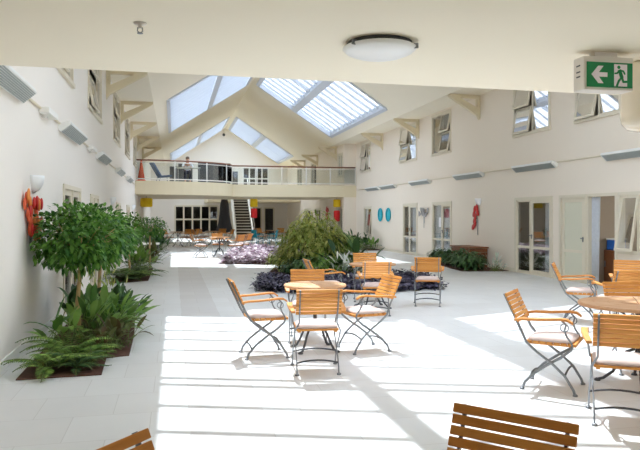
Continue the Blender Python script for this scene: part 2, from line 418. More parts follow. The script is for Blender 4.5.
# ------------------------------------------------------------------ windows and doors
cnt = {'window': i, 'door': 1}
def opening(X, sg, o, leaves, kind, glass='glass', frame='joinery'):
    """frame of one opening in a side wall; leaves: list of dicts. sg=+1 right wall, -1 left wall; w is the distance into the hall"""
    y0, y1, z0, z1 = o
    def xf(w): return X - sg*w
    def bx(mb, ya, yb, za, zb, w0, w1, shear=None):
        def f(p):
            u, v, w = p
            if shear: w = w + shear(u, v)
            return (xf(w), u, v)
        return mb.box((ya, za, w0), (yb, zb, w1), f)
    fr = MB(); t = .055
    bx(fr, y0-.02, y0+t, z0, z1+.02, -.1, .025); bx(fr, y1-t, y1+.02, z0, z1+.02, -.1, .025); bx(fr, y0+t, y1-t, z1-t, z1+.02, -.1, .025)
    if z0 > .05: bx(fr, y0-.04, y1+.04, z0-.04, z0+.03, -.1, .05)
    else: bx(fr, y0+t, y1-t, z0, z0+.03, -.1, .01)
    for lf in leaves[:-1]: bx(fr, lf['y'][1]-.02, lf['y'][1]+.02, z0+.03, z1-t, -.09, .02)
    n = cnt[kind]; cnt[kind] += 1
    f = struct(fr.build('%s_%d' % (kind, n), M[frame]))
    for lf in leaves:
        a, b = lf['y']; za, zb = lf.get('z', (z0+.03, z1-t)); tilt = lf.get('tilt', 0); swing = lf.get('swing', 0)
        sh = None
        if tilt: sh = lambda u, v, zb=zb, tilt=tilt: tilt*(zb-v)
        if swing: sh = lambda u, v, a=a, b=b, swing=swing: (swing*(u-a) if swing > 0 else -swing*(b-u))
        st = lf.get('stile', .07); mb = MB()
        bx(mb, a+.01, a+st, za, zb, -.05, -.005, sh); bx(mb, b-st, b-.01, za, zb, -.05, -.005, sh)
        bx(mb, a+st, b-st, za, za+st*lf.get('bot', 1), -.05, -.005, sh); bx(mb, a+st, b-st, zb-st, zb, -.05, -.005, sh)
        if lf.get('rail'): bx(mb, a+st, b-st, lf['rail']-.035, lf['rail']+.035, -.05, -.005, sh)
        s = mb.build(lf.get('name', 'sash'), M[lf.get('mat', frame)], f)
        g = MB(); bx(g, a+st-.005, b-st+.005, za+st-.005, zb-st+.005, -.032, -.024, sh)
        g.build('pane', M[lf.get('glass', glass)], s)
        if lf.get('handle'):
            h = MB(); yy = lf['handle']; bx(h, yy-.012, yy+.012, .98, 1.1, -.005, .012); bx(h, yy-.06, yy+.06, 1.05, 1.075, .012, .035); h.build('door_handle', M['steel'], s)
    return f
def two(o, split=.5): m = o[0] + (o[1]-o[0])*split; return (o[0]+.055, m), (m, o[1]-.055)
# right-hand upper windows: open awning sashes beside a fixed light
for k, (a, b) in enumerate(R_UP):
    o = (a, b) + UPZ; lo, hi = two(o)
    zm = (UPZ[0]+UPZ[1])/2
    if k == 2: lo, hi = hi, lo                          # this one opens on its nearer half
    # hi = farther half (left in view)
    opening(XR, 1, o, [dict(y=hi, z=(UPZ[0]+.03, zm), tilt=.19, glass='glass_up', stile=.06), dict(y=hi, z=(zm, UPZ[1]-.055), tilt=.19, glass='glass_up', stile=.06),
                       dict(y=lo, stile=.04, glass='glass_up')] if k != 2 else
            [dict(y=hi, z=(UPZ[0]+.03, zm), tilt=.19, stile=.06), dict(y=hi, z=(zm, UPZ[1]-.055), tilt=.19, stile=.06), dict(y=lo, stile=.04)], 'window', 'glass_up' if k != 2 else 'glass')
for k, (a, b) in enumerate(L_UP):
    o = (a, b) + UPZ; lo, hi = two(o); zm = (UPZ[0]+UPZ[1])/2
    opening(XL, -1, o, [dict(y=lo, z=(UPZ[0]+.03, zm), tilt=.17, stile=.06), dict(y=lo, z=(zm, UPZ[1]-.055), tilt=.17, stile=.06), dict(y=hi, stile=.05)], 'window', 'glass_up', 'joinery')
# right-hand doors
def door(o, far_split, **kw):
    y0, y1 = o[0]+.055, o[1]-.055; m = y1 - (y1-y0)*far_split
    return [dict(y=(m, y1), rail=.74, name='sidelight', stile=.055, **kw.get('a', {})), dict(y=(y0, m), rail=.74, name='leaf', stile=.1, handle=m-.06, **kw.get('b', {}))]
opening(XR, 1, R_DOOR[0], door(R_DOOR[0], .42), 'door'); opening(XR, 1, R_DOOR[1], door(R_DOOR[1], .5), 'door'); opening(XR, 1, R_DOOR[2], door(R_DOOR[2], .42), 'door')
o = R_DOOR[3]; opening(XR, 1, o, [dict(y=(o[0]+.055, o[1]-.055), rail=.74, name='leaf', stile=.11, handle=o[0]+.12, glass='blind')], 'door')
o = R_DOOR[4]
fr = MB()
for a, b in ((o[0]-.02, o[0]+.05), (o[1]-.05, o[1]+.02)): fr.box((XR-.025, a, 0), (XR+.1, b, 2.12))
fr.box((XR-.025, o[0]+.05, 2.05), (XR+.1, o[1]-.05, 2.12)); struct(fr.build('door_%d' % cnt['door'], M['joinery'])); cnt['door'] += 1
o = R_WIN[0]; opening(XR, 1, o, [dict(y=(o[0]+.055, 11.62), stile=.05), dict(y=(11.62, o[1]-.055), tilt=.16, stile=.06)], 'window')
o = R_WIN[1]; lo, hi = two(o); opening(XR, 1, o, [dict(y=lo, tilt=.12, stile=.06), dict(y=hi, stile=.05)], 'window')
for o in L_DOOR: opening(XL, -1, o, [dict(y=two(o)[0], rail=.74, name='leaf', stile=.1), dict(y=two(o)[1], rail=.74, name='leaf', stile=.1, handle=two(o)[1][0]+.06)], 'door')
for o in F_DOOR: opening(XF, 1, o, [dict(y=two(o)[0], rail=.74, name='leaf', stile=.1), dict(y=two(o)[1], rail=.74, name='leaf', stile=.1)], 'door')
for o in F_WIN + F_UP: opening(XF, 1, o, [dict(y=two(o)[0], stile=.06), dict(y=two(o)[1], stile=.06)], 'window', 'glass')

# back wall windows and doors
def back_opening(o, nx, nz, kind, glass='glass', bar=.06):
    x0, x1, z0, z1 = o; fr = MB(); Y = YB
    for k in range(nx+1):
        x = x0 + (x1-x0)*k/nx; fr.box((x-bar, Y-.03, z0), (x+bar, Y+.1, z1))
    for k in range(nz+1):
        z = z0 + (z1-z0)*k/nz; fr.box((x0, Y-.025, z-bar), (x1, Y+.095, z+bar))
    n = cnt[kind]; cnt[kind] += 1
    f = struct(fr.build('%s_%d' % (kind, n), M['joinery'] if z0 < 3 else M['white']))
    MB().box((x0, Y+.03, z0), (x1, Y+.04, z1)).build('pane', M[glass], f)
back_opening(B_OPEN[0], 5, 2, 'window'); back_opening(B_OPEN[2], 1, 1, 'window', bar=.05)
back_opening(B_OPEN[3], 1, 1, 'door', 'glass_up', bar=.05); back_opening(B_OPEN[4], 4, 2, 'window', 'glass_up', bar=.05)
o = B_OPEN[1]; struct(MB().box((o[0]-.03, YB-.03, 0), (o[0]+.05, YB+.1, 2.28)).box((o[1]-.05, YB-.03, 0), (o[1]+.03, YB+.1, 2.28)).box((o[0]+.05, YB-.03, 2.2), (o[1]-.05, YB+.1, 2.28)).build('door_%d' % cnt['door'], M['joinery']))

for q, o in enumerate(NEAR_ADDED_WIN):  # frame and pane of the added near window
    fr = MB()
    for k in range(5):
        x = o[0]+(o[1]-o[0])*k/4; fr.box((x-.03, YN-.12, o[2]), (x+.03, YN+.02, o[3]))
    for z in (o[2], o[3]): fr.box((o[0], YN-.12, z-.03), (o[1], YN+.02, z+.03))
    f = struct(fr.build('window_%d' % cnt['window'], M['joinery'])); cnt['window'] += 1
    MB().box((o[0], YN-.06, o[2]), (o[1], YN-.052, o[3])).build('pane', M['glass'], f)
# curtains
def curtain(name, X, y0, y1, z0, z1, m, label, taper=0):
    mb = MB(); n = 28; vs = []; fs = []
    for j, z in enumerate((z0, (z0+z1)/2, z1)):
        for k in range(n+1):
            t = k/n; sq = 1 - taper*(1-abs(z-z0)/(z1-z0)) if taper else 1
            vs.append((X + .03*math.sin(t*PI*9 + j*.4), y1 - (y1-y0)*t*sq, z))
    m0 = n+1
    for j in range(2):
        for k in range(n): fs.append((j*m0+k, j*m0+k+1, (j+1)*m0+k+1, (j+1)*m0+k))
    mb._add(vs, fs, True); ob = mb.build(name, M[m])
    sd = ob.modifiers.new('thickness', 'SOLIDIFY'); sd.thickness = .008
    return tag(ob, label, 'curtain')
curtain('curtain', XR+.06, 12.95, 13.24, .03, 2.04, 'curtain', 'white patterned curtain hanging in the open doorway near the dining table', .25)
curtain('curtain', XR+.1, 14.85, 15.25, .03, 2.04, 'curtain', 'white curtain behind the door leaf left of the pale closed door')
curtain('curtain', XR+.1, 24.2, 24.95, .03, 2.04, 'curtain', 'white curtain behind the glazed door beside the turquoise ovals')
curtain('curtain', XR+.1, 21.0, 22.5, .03, 2.04, 'curtain', 'white curtain behind the glazed door with the paper notice')
curtain('curtain', XR+.1, 30.95, 31.45, .7, 2.02, 'curtain', 'white curtain behind the small ground floor window near the bridge')
curtain('curtain', XR+.1, 21.85, 22.6, 3.9, 5.3, 'beige_curtain', 'beige curtain in the upper window with two open dark sashes')
n0 = MB().box((XR-.006, 22.0, 1.2), (XR-.001, 22.2, 1.55), lambda p: (p[0]+.02, p[1]-.2, p[2])).build('paper_notice', M['paper'])
n0.location.x = -.02; tag(n0, 'white paper notice taped on the glazed door beside the grey bird', 'notice')

# ------------------------------------------------------------------ brackets, heaters, lamps on the walls
def bracket(X, sg, y, label):
    mb = MB(); L = 1.05; D = .78; T = .2; top = 5.447
    xf = lambda u, v, w: (X - sg*u, y+w, top+v)
    w0, w1 = -.07, .07
    mb.prism([(.001, 0), (L, 0), (L, -.06), (L-.06, -.1), (.001, -.1)], w0, w1, xf)
    mb.prism([(.001, -.1), (.1, -.1), (.1, -D+.16), (.001, -D)], w0, w1, xf)
    mb.prism([(.1, -D+.16-.02), (.1, -D+.16+.24-.02), (L-.34, -.1), (L-.04, -.1)], w0, w1, xf)
    return tag(mb.build('roof_bracket', M['trim']), label, 'bracket', 'roof brackets along the walls')
for k, y in enumerate((13.9, 18.8, 24.0, 28.5)):
    bracket(XR, 1, y, ['roof bracket on the right wall above the exit sign', 'cream triangular bracket on the right wall, nearest one in view', 'cream triangular bracket on the right wall, between two open upper windows', 'cream triangular bracket on the right wall, last before the bridge'][k]) if k else None
for k, y in enumerate((34.6, 39.4, 43.4)):
    bracket(XF, 1, y, ['cream triangular bracket above the right end of the bridge railing', 'smaller looking bracket on the right wall beyond the bridge', 'farthest bracket on the right wall, low over the handrail'][k])
for k, y in enumerate((17.7, 22.4, 27.2, 32.0, 37.0)):
    bracket(XL, -1, y, ['cream triangular bracket on the left wall, nearest and largest', 'cream triangular bracket on the left wall, second from the camera', 'cream triangular bracket on the left wall, third from the camera', 'bracket on the left wall above the orange cone', 'bracket on the left wall behind the bridge railing'][k])

def heater_left():
    # tilted panel whose grey louvred face looks down into the hall
    r = empty('radiant_heater')
    xf = lambda u, v, w: (u, w, v)
    MB().prism([(0.0, -.03), (.04, -.07), (.19, .06), (.17, .11), (.0, .05)], -1.0, 1.0, xf).build('housing', M['heater'], r)
    g = MB(); d = Vector((.15, .13)); n = Vector((.66, -.75))
    for k in range(8):
        a = Vector((.04, -.07)) + d*(.06+k*.112); b = a + d*.075
        g.prism([tuple(a), tuple(a+n*.012), tuple(b+n*.012), tuple(b)], -.95, .95, xf)
    g.build('grille', M['grille'], r)
    MB().box((0, -.62, .04), (.06, -.54, .12)).build('wall_bracket', M['heater'], r); MB().box((0, .54, .04), (.06, .62, .12)).build('wall_bracket', M['heater'], r)
    return r
hp = heater_left()
RL = ['grey radiant heater on the right wall nearest the camera, cut by the frame', 'grey radiant heater on the right wall above the glazed door with a dark sidelight', 'grey radiant heater above the red flower sculpture on the right wall', 'grey radiant heater above the door with the paper notice', 'grey radiant heater above the turquoise ovals', 'grey radiant heater high on the right wall at the bridge end']
first = True
for k, y in enumerate((11.6, 15.5, 19.45, 23.7, 27.55, 29.55+.3)):
    o = hp if first else copy_tree(hp); first = False
    o.location = (XR, y, 2.9); o.rotation_euler = (0, 0, PI); tag(o, RL[k], 'heater', 'radiant heaters on the walls')
LL = ['grey louvred heater at the left edge of the view on the left wall', 'grey louvred heater on the left wall, second from the camera', 'grey louvred heater on the left wall, third from the camera', 'grey louvred heater on the left wall, fourth from the camera', 'grey louvred heater on the left wall beside the bridge']
for k, y in enumerate((6.98, 11.5, 16.3, 21.2, 25.6)):
    o = copy_tree(hp); o.location = (XL, y, 2.97); o.rotation_euler = (0, 0, 0); tag(o, LL[k], 'heater', 'radiant heaters on the walls')
tag(MB().tube([(XL+.02, 5, 3.03), (XL+.02, 30.2, 3.03)], .018).build('conduit_pipe', M['pipe']), 'cream conduit pipe running between the heaters on the left wall', 'pipe')
tag(MB().tube([(XR-.02, 6, 2.97), (XR-.02, 32.5, 2.97)], .018).build('conduit_pipe', M['pipe']), 'cream conduit pipe running between the heaters on the right wall', 'pipe')
for k, y in enumerate((9.4, 14.2)):
    r = empty('uplight', (XL, y, 3.0))
    MB().box((0, -.34, -.03), (.13, .34, .05)).build('lamp_body', M['white'], r, .01)
    MB().tube([(.0, -.2, 0), (.06, -.2, -.07)], .03).build('wall_mount', M['white'], r)
    tag(r, ['white wall uplight between the two nearest left wall heaters', 'white wall uplight between the second and third left wall heaters'][k], 'lamp')

def sconce(X, sg, y, z, label):
    r = empty('wall_sconce', (X, y, z), 0 if sg < 0 else PI)
    mb = MB(); vs = []; n, m = 12, 6
    for j in range(m+1):
        t = j/m; rad = .14*math.sqrt(1-(1-t)**2*.96) if j else .03
        for k in range(n+1):
            a = -PI/2 + PI*k/n; vs.append((rad*math.cos(a), rad*math.sin(a)*1.05, -.14+.22*t))
    fs = [(j*(n+1)+k, j*(n+1)+k+1, (j+1)*(n+1)+k+1, (j+1)*(n+1)+k) for j in range(m) for k in range(n)]
    mb._add(vs, fs, True); sh = mb.build('lamp_shade', M['opal'], r); sd = sh.modifiers.new('t', 'SOLIDIFY'); sd.thickness = .008
    MB().box((0, -.05, -.06), (.02, .05, .04)).build('wall_plate', M['white'], r)
    tag(r, label, 'lamp', 'wall sconces')
sconce(XL, -1, 8.68, 2.03, 'white bowl wall sconce above the red flower sculpture on the left wall')
sconce(XL, -1, 19.0, 2.05, 'white bowl wall sconce on the left wall above the ficus tree')
sconce(XL, -1, 28.6, 2.0, 'small looking white sconce on the left wall under the bridge bay')
sconce(XR, 1, 18.8, 2.08, 'white bowl wall sconce above the red flower on the right wall')

# near ceiling: dome light, sprinkler, exit sign, drum
r = empty('dome_light', (1.22, 3.72, FH))
MB().lathe([(.2, 0), (.2, -.02), (.16, -.03)]).build('base_plate', M['dark_steel'], r)
MB().lathe([(.17, -.02), (.222, -.028), (.225, -.034), (.2, -.056), (.15, -.075), (.08, -.087), (.0, -.09)], n=40).build('glass_shade', M['opal'], r)
for k in range(3):
    a = PI/2*1.0 + 2*PI*k/3
    MB().cbox((.222*math.cos(a), .222*math.sin(a), -.03), (.03, .012, .03), Matrix.Rotation(a, 3, 'Z')).build('clip', M['steel'], r)
tag(r, 'round white glass dome light on the low ceiling', 'ceiling light')
r = empty('sprinkler_head', (-.18, 3.61, FH))
MB().lathe([(.035, 0), (.035, -.006), (.012, -.01), (.01, -.03)]).build('escutcheon', M['signbody'], r)
MB().tube([(-.012, 0, -.025), (-.014, 0, -.045), (0, 0, -.055), (.014, 0, -.045), (.012, 0, -.025)], .003).lathe([(.016, -.055), (.016, -.058)]).build('deflector', M['steel'], r)
tag(r, 'small metal sprinkler head on the low ceiling, left side', 'sprinkler')

r = empty('exit_sign', (2.70, 3.62, FH-.035), math.radians(-2))
MB().box((-.08, -.03, 0), (.08, .03, .035)).build('mount', M['signbody'], r)
MB().box((-.175, -.06, -.215), (.175, .06, 0)).build('sign_body', M['signbody'], r, .008)
face = MB().box((-.158, -.068, -.198), (.162, -.0605, -.04)).build('sign_face', M['green'], r)
SF = lambda u, v, w: (u, -.068 - w, -.119 + v)
MB().prism([(-.13, 0), (-.082, .055), (-.046, .055), (-.078, .014), (-.018, .014), (-.018, -.014), (-.078, -.014), (-.046, -.055), (-.082, -.055)], 0, .002, SF).build('arrow', M['signwhite'], face)
MB().box((.03, -.0701, -.19), (.122, -.0681, -.05)).build('doorway_symbol', M['signwhite'], face)
man = MB()
def limb(pts, w):
    for (a, b) in zip(pts, pts[1:]):
        a = Vector(a); b = Vector(b); d = (b-a).normalized(); q = Vector((-d.y, d.x))*w; a = a-d*w*.6; b = b+d*w*.6
        man.prism([tuple(a+q), tuple(b+q), tuple(b-q), tuple(a-q)], .0022, .004, SF)
man.prism([(.062+.011*math.cos(2*PI*k/12), .05+.011*math.sin(2*PI*k/12)) for k in range(12)], .0022, .004, SF)
limb([(.068, .028), (.082, -.012)], .012); limb([(.082, -.014), (.062, -.036), (.048, -.068)], .007); limb([(.084, -.014), (.094, -.042), (.128, -.04)], .007)
limb([(.064, .028), (.05, .012), (.034, .01)], .005); limb([(.072, .03), (.094, .026), (.104, .008)], .005)
man.build('running_figure', M['green'], face)
v = MB()
for z in (-.06, -.1, -.13): v.box((-.1785, -.02, z), (-.176, .02, z+.008))
v.build('vent_slots', M['dark_steel'], r)
tag(r, 'green and white emergency exit sign with arrow and running figure under the ceiling', 'exit sign')
r = empty('drum_ceiling_light', (3.21, 3.8, FH))
MB().lathe([(.03, 0), (.19, -.01), (.195, -.05), (.195, -.36), (.185, -.41), (.15, -.45), (.08, -.465), (.0, -.468)], n=48).build('lamp_shade', M['drum'], r)
MB().lathe([(.09, 0), (.09, -.009)]).build('ceiling_plate', M['white'], r)
tag(r, 'glossy cream drum shaped ceiling light at the right edge beside the exit sign', 'ceiling light')
r = empty('smoke_detector', (3.8, YB, 7.95))
MB().lathe([(.11, 0), (.11, .04), (.07, .07), (.0, .07)], xf=lambda p: Vector((p.x, -p.z, p.y))).build('detector_body', M['dark_steel'], r)
tag(r, 'small dark round detector high on the back gable wall', 'detector')

# ------------------------------------------------------------------ chairs and tables
def chair_proto():
    c = empty('garden_armchair')
    A = [(.24, .0), (.225, .05), (.15, .17), (.04, .27), (-.09, .36), (-.18, .44), (-.235, .53), (-.274, .615), (-.394, .872)]
    B = [(.215, .445), (.2, .40), (.12, .33), (.0, .25), (-.12, .16), (-.2, .07), (-.225, .0)]
    for sx in (-1, 1):
        lg = MB().tube([(sx*(.232 if z < .5 else .19), y, z) for y, z in A], [.0125]*6+[.013]*3, 8, flat=(0, .6)); lg.lathe([(.022, 0), (.022, .012), (.012, .02)], (sx*.232, .24, 0), 10); lg.build('leg', M['steel'], c)
        lg = MB().tube([(sx*.212, y, z) for y, z in B], .0125, 8, flat=(0, .55)); lg.lathe([(.022, 0), (.022, .012), (.012, .02)], (sx*.212, -.225, 0), 10); lg.build('leg', M['steel'], c)
        ar = MB(); path = [(-.285, .655), (-.2, .668), (-.08, .672), (.04, .682), (.12, .69), (.18, .684), (.225, .655)]
        vs = []; fs = []; 
        for k, (y, z) in enumerate(path):
            w = (.02, .024, .024, .026, .028, .028, .02)[k]; x = sx*(.252 + .02*math.sin(k/6*PI))
            vs += [(x-w, y, z), (x+w, y, z), (x+w, y, z-.022), (x-w, y, z-.022)]
        for k in range(len(path)-1):
            o = 4*k; fs += [(o+j, o+(j+1) % 4, o+4+(j+1) % 4, o+4+j) for j in range(4)]
        fs += [(3, 2, 1, 0), tuple(4*(len(path)-1)+j for j in range(4))]
        ar._add(vs, fs); ar.build('armrest', M['wood_y'], c, .004)
        MB().tube([(sx*.25, .13, .665), (sx*.255, .165, .63), (sx*.245, .15, .575), (sx*.235, .17, .52), (sx*.228, .205, .47), (sx*.222, .215, .44)], .009, 7).tube(
            [(sx*.24, .15 + .035*math.cos(t*PI/5), .60 + .035*math.sin(t*PI/5)) for t in range(11)], .005, 6).build('arm_support', M['steel'], c)
    # front and rear stretchers, bowed bars
    def stretch(y, z, x): return MB().tube([(x*t, y, z + .028*(1-t*t)) for t in (-1, -.66, -.33, 0, .33, .66, 1)], .009, 7)
    stretch(.15, .165, .232).build('stretcher', M['dark_steel'], c); stretch(-.165, .11, .212).build('stretcher', M['dark_steel'], c)
    s = MB()
    for k in range(7):
        y = -.19 + k*.0605; s.box((-.215, y, .437), (.215, y+.05, .457))
    s.box((-.225, .222, .432), (.225, .246, .458)); s.box((-.2, -.19, .424), (-.17, .22, .437)); s.box((.17, -.19, .424), (.2, .22, .437)); s.build('seat', M['wood'], c, .003)
    b = MB(); p0 = Vector((0, -.255, .615)); d = (Vector((0, -.378, .88)) - p0).normalized(); n = Vector((0, d.z, -d.y)); L = .292
    rot = Matrix((Vector((1,0,0)), n, d)).transposed()
    for k in range(7):
        b.cbox(p0 + d*(L*(k+.5)/7), (.455 if k < 6 else .46, .017, L/7-.007), rot)
    b.build('backrest', M['wood'], c, .003)
    q = MB(); nx, ny = 8, 8; vs = []; fs = []
    def cz(u, v): return .032*(1-abs(u)**6)*(1-abs(v)**6)
    for top in (1, 0):
        for j in range(ny+1):
            for i2 in range(nx+1):
                u = -1+2*i2/nx; w = -1+2*j/ny
                k = 1 - .05*(abs(u)**4)*(abs(w)**4)
                vs.append((u*.212*k, .02 + w*.2*k, .478 + (cz(u, w) if top else -.02)))
    g = (nx+1)*(ny+1)
    for j in range(ny):
        for i2 in range(nx):
            a = j*(nx+1)+i2; fs.append((a, a+1, a+nx+2, a+nx+1)); a += g; fs.append((a+nx+1, a+nx+2, a+1, a))
    bd = [i2 for i2 in range(nx)] + [j*(nx+1)+nx for j in range(ny)] + [ny*(nx+1)+nx-i2 for i2 in range(nx)] + [(ny-j)*(nx+1) for j in range(ny)]
    for a, b2 in zip(bd, bd[1:]+bd[:1]): fs.append((a+g, b2+g, b2, a))
    q._add(vs, fs, True); q.build('seat_cushion', M['cushion'], c)
    return c
CP = chair_proto(); cfirst = True
def chair(x, y, head, label, group='teak armchairs around the tables', kind=None):
    """head = compass angle the chair faces, degrees anticlockwise from +x"""
    global cfirst
    o = CP if cfirst else copy_tree(CP); cfirst = False
    o.location = (x, y, 0); o.rotation_euler = (0, 0, math.radians(head-90)); tag(o, label, 'chair', group); return o
def table(x, y, rad, h, label, rz=0):
    t = empty('round_table', (x, y, 0), rz)
    tp = MB()
    for k in range(8):                                     # eight wedges, each of four boards
        a0, a1 = 2*PI*k/8, 2*PI*(k+1)/8
        am = (a0+a1)/2
        for j in range(4):
            r0 = rad*(.04 + .96*j/4) ; r1 = rad*(.04 + .96*(j+1)/4) - .004
            g0 = .004/max(r0, .03)
            pl = [(r0*math.cos(a0+g0), r0*math.sin(a0+g0)), (r1*math.cos(a0+.004/r1), r1*math.sin(a0+.004/r1)), (r1*1.0*math.cos(am), r1*math.sin(am)), (r1*math.cos(a1-.004/r1), r1*math.sin(a1-.004/r1)), (r0*math.cos(a1-g0), r0*math.sin(a1-g0)), (r0*math.cos(am), r0*math.sin(am))]
            tp.prism(pl, h-.026, h, XYZ)
    tp.build('tabletop', M['wood_top'], t)
    MB().tube([(rad*.995*math.cos(2*PI*k/40), rad*.995*math.sin(2*PI*k/40), h-.016) for k in range(41)], .013, 6, flat=(2, 1.2)).build('edge_rim', M['wood_top'], t)
    MB().lathe([(rad*.5, h-.03), (rad*.5, h-.045), (.03, h-.05), (.022, h-.2), (.022, .32), (.034, .3), (.034, .24), (.0, .235)], n=18).build('pedestal', M['dark_steel'], t)
    for k in range(4):
        a = 2*PI*k/4 + PI/4; ca, sa = math.cos(a), math.sin(a); e = min(.36, rad*.85)
        pts = [(.025, .33), (.1, .3), (.17, .2), (.22, .1), (e*.85, .03), (e, .012)]
        lg = MB().tube([(u*ca, u*sa, v) for u, v in pts], .014, 8); lg.lathe([(.03, 0), (.03, .012), (.012, .026)], (e*ca, e*sa, 0), 10)
        lg.tube([(u*ca, u*sa, v) for u, v in ((.025, .5), (.06, .58), (.12, .66), (rad*.45, h-.04))], .01, 7)
        lg.build('leg', M['dark_steel'], t)
    return tag(t, label, 'table', 'round teak tables')

table(1.65, 7.5, .365, .785, 'small round teak table in the middle between four armchairs')
chair(1.44, 6.5, 83, 'teak armchair seen from behind in front of the middle round table')
chair(1.0, 7.33, 3, 'teak armchair on the left side of the middle round table')
chair(2.23, 7.37, 189, 'teak armchair on the right side of the middle round table')
chair(1.69, 8.12, 259, 'teak armchair behind the middle round table, facing the camera')
table(3.4, 10.75, .4, .77, 'small round teak table half hidden behind an armchair by the purple plants')
chair(3.2, 9.98, 77, 'teak armchair seen from behind at the table by the purple plants')
chair(3.56, 11.65, 258, 'teak armchair facing the camera on the far side of the table by the purple plants')
chair(2.52, 10.45, 2, 'teak armchair turned sideways to the right beside the purple plants')
chair(4.45, 10.80, 68, 'single teak armchair standing apart right of the purple plants, back to the camera')
table(4.32, 5.28, .53, .77, 'larger round teak table at the right edge of the view', .2)
chair(3.45, 5.36, -43, 'teak armchair on the left of the larger right table, showing its side')
chair(3.43, 4.37, 57, 'teak armchair in front of the larger right table, seen from behind')
chair(4.68, 5.74, 250, 'teak armchair behind the larger right table, back above the tabletop')
chair(6.0, 8.6, -36, 'teak armchair left of the farther right table, facing right')
chair(5.98, 7.70, 78, 'teak armchair back seen right of the open doorway curtain, middle of three stacked backs')
chair(7.02, 8.78, 232, 'farthest teak chair back at the right edge, topmost of three backs')
table(7.0, 8.05, .38, .77, 'round teak table hidden behind the chair backs at the right edge')
chair(.935, 1.88, 222, 'foreground teak chair back at the bottom right, in shade')
chair(.05, 1.84, -40, 'foreground teak chair back at the bottom left corner, in shade')
# far tables, below the bridge and beyond
FG = 'far tables and chairs'
table(1.75, 25.5, .4, .77, 'round teak table left of the stairs with yellow lit chairs')
chair(1.0, 25.3, 10, 'sunlit teak armchair left of the far round table, facing right')
chair(2.35, 25.1, 122, 'sunlit teak armchair right of the far round table, back to the camera')
chair(2.75, 26.3, 140, 'sunlit teak armchair behind the far round table near the stairs')
chair(1.75, 26.6, 270, 'teak armchair on the far side of the far round table')
def far_set(x, y, where, angs=(200, 330, 60, 130)):
    table(x, y, .42, .77, 'round teak table in the shade %s' % where)
    for k, a in enumerate(angs):
        ra = math.radians(a)
        chair(x+.82*math.cos(ra), y+.82*math.sin(ra), a+180, 'teak armchair %s, %s of its table' % (where, ['near left', 'near right', 'far right', 'far left'][k]))
far_set(.2, 34.6, 'below the bridge bay'); far_set(2.1, 35.6, 'before the back windows')
far_set(5.6, 36.6, 'right of the stairs')
# teal chairs
def teal_proto():
    c = empty('teal_chair')
    for sx in (-1, 1):
        MB().tube([(sx*.22, .22, 0), (sx*.2, .18, .44)], .014).build('leg', M['teal_chair'], c)
        MB().tube([(sx*.22, -.26, 0), (sx*.2, -.2, .44), (sx*.2, -.26, .85)], .014).build('leg', M['teal_chair'], c)
        MB().tube([(sx*.23, -.22, .64), (sx*.25, 0, .66), (sx*.23, .2, .63), (sx*.2, .19, .44)], .014).build('armrest', M['teal_chair'], c)
    MB().box((-.22, -.22, .43), (.22, .22, .455)).build('seat', M['teal_chair'], c, .006)
    b = MB()
    for k in range(5): b.box((-.2 + k*.083, -.275, .47), (-.2+k*.083+.066, -.25, .86), lambda p: (p[0], p[1]+.12*(.86-p[2])-.005, p[2]))
    b.box((-.21, -.285, .82), (.21, -.25, .87)); b.build('backrest', M['teal_chair'], c)
    return c
tp = teal_proto(); tp.location = (5.05, 33.4, 0); tp.rotation_euler = (0, 0, math.radians(70)); tag(tp, 'turquoise chair left of the green bush, nearer the bush', 'chair', 'turquoise chairs by the bush')
t2 = copy_tree(tp); t2.location = (4.3, 33.6, 0); t2.rotation_euler = (0, 0, math.radians(-60)); tag(t2, 'turquoise chair left of the green bush, nearer the stairs', 'chair', 'turquoise chairs by the bush')

# closed parasol and stairs
r = empty('parasol', (3.02, 39.6, 0))
MB().box((-.3, -.3, 0), (.3, .3, .07)).build('base', M['dark_steel'], r, .01); MB().tube([(0,0,.07), (0,0,2.78)], .024).build('pole', M['white'], r)
mb = MB(); n = 24; vs = []
for j, (rr, z) in enumerate([(.03, 2.76), (.16, 2.66), (.22, 2.3), (.24, 1.8), (.3, 1.2), (.4, .75), (.42, .62)]):
    for k in range(n):
        a = 2*PI*k/n; q = rr*(1 + (.22 if k % 3 == 0 else -.08)*min(1, j/3)); vs.append((q*math.cos(a), q*math.sin(a), z + (.05*math.sin(a*4) if j > 4 else 0)))
mb._add(vs, [(j*n+k, j*n+(k+1) % n, (j+1)*n+(k+1) % n, (j+1)*n+k) for j in range(6) for k in range(n)], True)
cn = mb.build('canopy', M['umb'], r); sd = cn.modifiers.new('t', 'SOLIDIFY'); sd.thickness = .01
tag(r, 'tall folded dark grey parasol left of the stairs', 'parasol')
st = empty('staircase', (0, 41, 0)); N = 17; run = 4.2/N; rise = BZ1/N
sm = MB()
for x in (3.84, 4.99):
    sm.prism([(0, 0), (.35, 0), (4.25, BZ1-.3), (4.25, BZ1), (4.0, BZ1), (0, .18)], x, x+.09, lambda u, v, w: (w, u, v))
sm.build('stringer', M['white'], st)
tm = MB()
for k in range(N): tm.box((3.93, run*k, rise*(k+1)-.05), (4.99, run*k+run*1.05, rise*(k+1)))
tm.build('treads', M['tread'], st)
rm = MB()  # dark sheets stand in for the shade in the open gaps between treads
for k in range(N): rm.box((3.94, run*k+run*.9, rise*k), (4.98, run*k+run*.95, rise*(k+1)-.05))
rm.build('gap_shade_sheets', M['riser'], st)
for x in (3.87, 5.05):
    h = MB().tube([(x, .05, .95), (x, 4.2, BZ1+.95)], .025)
    for u in (.1, 1.4, 2.8, 4.1): h.tube([(x, u, rise/run*u+.1), (x, u, rise/run*u+.93)], .016)
    h.build('handrail', M['white'], st)
tag(st, 'white straight staircase with pale treads climbing to the upper floor', 'stairs')

